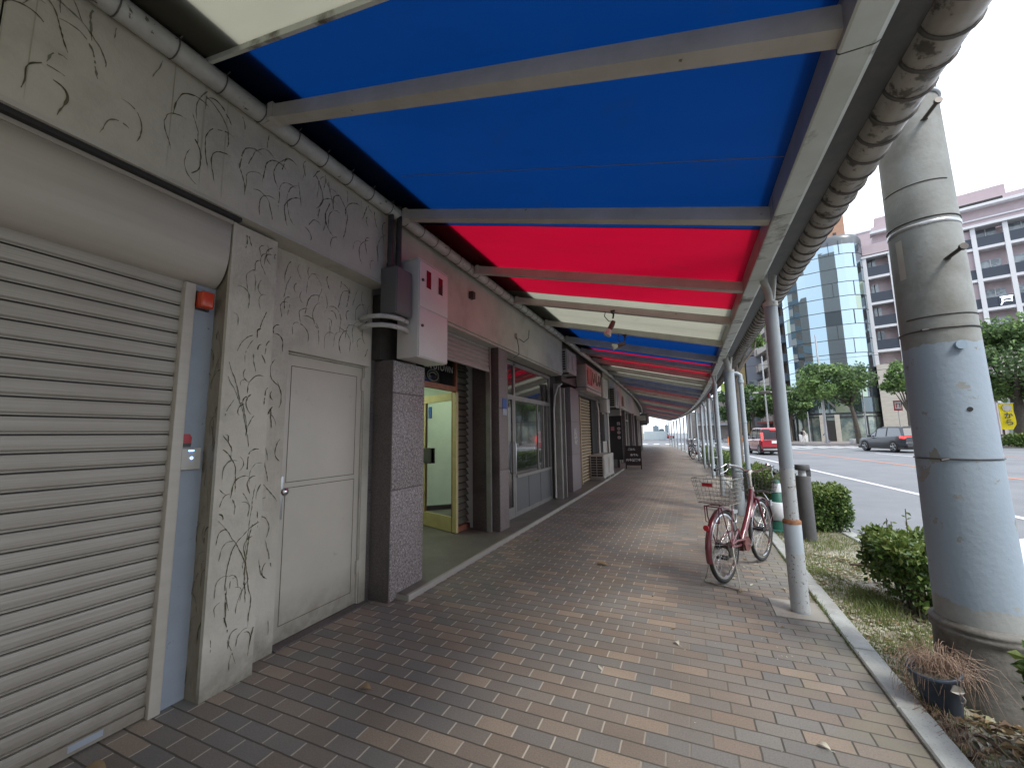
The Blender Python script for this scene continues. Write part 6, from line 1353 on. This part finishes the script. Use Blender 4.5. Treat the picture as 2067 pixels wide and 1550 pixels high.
# --- far end of the walkway
hz = mat('haze_tinted_wall', (.20,.24,.28), .8); hz2 = mat('haze_tinted_pale_wall', (.34,.38,.42), .8); wf = mat('white_site_fence', (.50,.60,.66), .7)  # haze is put into the blue grey of the distant towers
for nm, x, w, h_, y, m_, lab in (('distant_tower',-69.5,11,15.5,900,hz,'hazy slab tower, larger of the two seen through the end of the walkway'),('distant_tower',-58,10,8,905,hz2,'low pale block between the two distant towers'),('distant_tower',-46,6.5,17,900,hz,'hazy tower on the right through the end of the walkway')):
    tt = empty(nm, (x,y,0), 0, lab, 'building', 'towers beyond the walkway'); b = MB(); b.box(0,w,0,12,0,h_); b.build('wall', m_, tt, local=True)
    b = MB(); b.box(w*.3,w*.7,3,8,h_,h_+2); b.build('roof_house', m_, tt, local=True)
    for k in range(6): bx('window', M['twdark'], tt, .5, w-.5, -.1, .02, 2+k*h_/6.6, 3.6+k*h_/6.6, local=True)
ft = empty('site_fence', (-13,92,0), 0, 'long white construction fence across the street at the end of the walkway', 'fence'); b = MB(); b.box(4.0,8.6,0,.1,0,1.75); b.build('panel', wf, ft, local=True); b = MB()
for k in range(5): b.box(4+k*1.1,4.05+k*1.1,-.06,.0,0,1.8)
b.build('fence_post', M['slabw'], ft, local=True)
fb = empty('far_corner_building', (-19.5,84,0), 0, 'pale building at the far left corner beyond the walkway', 'building'); b = MB(); b.box(-3,10.2,0,10,0,8); b.build('wall', M['stonew'], fb, local=True)
for k in range(4): bx('window', M['aptglass'], fb, .5+k*2.4,2.0+k*2.4,-.05,.03,4.2,6, local=True)
# ================================================================== STREET FURNITURE ACROSS THE ROAD
def lamp_mast(name, lab, x, y, h, r_, arm=None, cat='street light'):
    t = empty(name, (x,y,0), 0, lab, cat); b = MB(); b.tube([(x,y,0),(x,y,h*.5),(x,y,h)], [r_*1.3,r_,r_*.7], 10); b.build('mast', M['steel'], t)
    if arm:
        b = MB(); b.tube([(x,y,arm[0]-1.2),(x-.25,y,arm[0]-.4),(x-.8,y,arm[0]),(x-arm[1],y,arm[0]+.02)], .065, 8); b.build('arm', M['pipe'], t)
    return t
t = lamp_mast('signal_mast', 'tall grey signal mast with curved arm in front of the glass tower', 12.95, 51.5, 11.5, .11, (5.6,6.2), 'traffic light')
b = MB(); b.box(7.3,8.4,51.4,51.6,5.45,5.8,bev=.05); b.build('signal_head', M['darkmetal'], t)
M['siggreen'] = mat('lit_blue_green_signal', (.1,.3,.9), .4, emis=(.12,.15,1), estr=6)
b = MB(); b.tube([(13.3,51.2,5.0),(13.35,51.2,4.4),(13.9,51.2,3.7)], .09, 8); b.build('camera_bracket', M['offwhite'], t)
t = lamp_mast('signal_mast', 'far signal with a lit blue lamp above the distant road', 6.05, 63, 6.2, .08, None, 'traffic light')
b = MB(); b.box(5.0,6.1,62.9,63.1,4.75,5.25,bev=.05); b.build('signal_head', M['darkmetal'], t); b = MB(); b.tube([(5.3,62.9,5.0),(5.3,62.84,5.0)], .19, 14); b.build('signal_lamp', M['siggreen'], t)
lamp_mast('lamp_pole', 'thin pole standing right of the forked street tree', 15.9, 50.2, 6.5, .06)
lamp_mast('lamp_pole', 'thin white pole near the entrance of the glass tower', 12.9, 57.5, 3.6, .06)
lamp_mast('lamp_pole', 'tall pole between the trees left of the first post', 9.2, 60, 11, .09)
t = lamp_mast('street_sign', 'red bordered white sign on a pole beside the stone wing', 17.35, 47.2, 3.9, .035, None, 'road sign')
b = MB(); b.box(17.05,17.65,47.12,47.16,3.05,3.95,bev=.01); b.build('sign_plate', M['redplastic'], t); b = MB(); b.box(17.13,17.57,47.10,47.125,3.2,3.83); b.build('sign_field', M['white'], t)
b = MB(); b.box(17.2,17.26,47.09,47.105,3.3,3.7); b.box(17.2,17.5,47.09,47.105,3.64,3.7); b.box(17.44,17.5,47.09,47.105,3.3,3.7); b.build('sign_symbol', M['redplastic'], t)
t = empty('street_banner', (21.80,42.6,0), 0, 'yellow vertical banner with dark characters at the right edge across the road', 'banner')
M['bannery'] = mat('yellow_banner', (.85,.68,.01), .6, trans=.3); M['bannert'] = mat('banner_lettering', (.03,.05,.06), .6)
b = MB(); b.tube([(21.45,42.6,0),(21.45,42.6,3.25)], .03, 8); b.tube([(21.45,42.6,3.2),(22.35,42.6,3.2)], .02, 6); b.build('pole', M['white'], t)
vs = []; b = MB()
for i in range(11):
    for s in (0,1): vs.append((21.49+.80*s*(1 if i > 1 else .8+.1*i), 42.56+.05*math.sin(i*.8+s*2), 1.25+1.9*i/10))
b.add(vs, [(2*i,2*i+1,2*i+3,2*i+2) for i in range(10)], True); fl_ = b.build('cloth', M['bannery'], t)
text('banner_lettering', 'か\nら', .50, M['bannert'], fl_, (21.89,42.44,2.0), (R(90),0,0), .004, bold=.012)
b = MB(); b.tube([(21.89,42.47,2.85),(21.89,42.44,2.85)], .25, 18); b.build('round_badge', M['offwhite'], fl_)
b = MB(); b.box(-.35,.35,-.35,.35,0,.5,bev=.04); o = b.build('stone_planter', M['slabw'], None, local=True); o.location = (15.3,51.6,0); tag(o, 'pale square planter at the foot of the forked street tree', 'planter')
for i, (x, y) in enumerate(((13.2,60.2),(13.0,60.9))):
    b = MB(); b.box(-.28,.28,-.1,.1,0,.95,bev=.02); o = b.build('standing_sign', M['slabw'], None, local=True); o.location = (x-.2,y,0); tag(o, ['white standing sign left of the tower entrance','white standing sign behind the other one left of the tower entrance'][i], 'sign', 'white standing signs')
for i, (x0, y0, x1, y1, z) in enumerate(((-30,52,40,44,8.6),(3,60,26,40,7.4))):
    b = MB(); P = [(x0+(x1-x0)*k/12, y0+(y1-y0)*k/12, z-.5*math.sin(math.pi*k/12)) for k in range(13)]; b.tube(P, .018, 5); tag(b.build('overhead_cable', M['black']), ['long overhead cable crossing the street','overhead cable slanting in front of the big dark tree'][i], 'cable')

# --- unseen blocks added around the viewer so the tower glass mirrors them
for nm, x0, x1, y0, y1, h_, m_, lab in (('reflection_block',-9,5,-66,-50,64,'beigew','unseen dark tower added straight behind the viewer'),('reflection_block',22,31,-80,-66,70,'beigew','unseen beige tower added behind the viewer on the road side'),('reflection_block',-22,-10,-14,3,24,'orangebrick','unseen brown block added behind the cream plaster shop'),('reflection_block',-40,-30,34,44,48,'brownw','unseen dark tower added far behind the bar front'),('reflection_block',-38,-26,52,66,44,'beigew','unseen beige tower added far behind the end of the walkway'),('reflection_block',-44,-34,2,14,52,'orangebrick','unseen brown tower added far behind the granite pillared shop'),('reflection_block',-34,-26,-40,-28,50,'beigew','unseen beige tower added far behind the viewer on the shop side'),('reflection_block',-21,-9.6,9,19,33,'beigew','unseen beige block added behind the gold shutter shop'),('reflection_block',-20,-9.6,26,34,20,'brownw','unseen dark brown block added behind the bar front'),('reflection_tower',9,17,-44,-30,38,'beigew','unseen beige tower added down the street behind the viewer'),('reflection_tower',21,30,-30,-12,22,'pink','unseen mauve block added across the street behind the viewer')):
    t = empty(nm, ((x0+x1)/2,(y0+y1)/2,0), 0, lab, 'building', 'unseen blocks added for the tower reflections'); b = MB(); b.box(x0,x1,y0,y1,0,h_); b.build('wall', M[m_], t)
    for k in range(int(h_/3.3)):
        z = 1.2+k*3.3
        b = MB(); b.box(x0+.6,x1-.6,y1+.02,y1+.06,z,z+1.6) if x0 > 0 else b.box(x1+.02,x1+.06,y0+.6,y1-.6,z,z+1.6); b.build('window', M['twdark'], t)
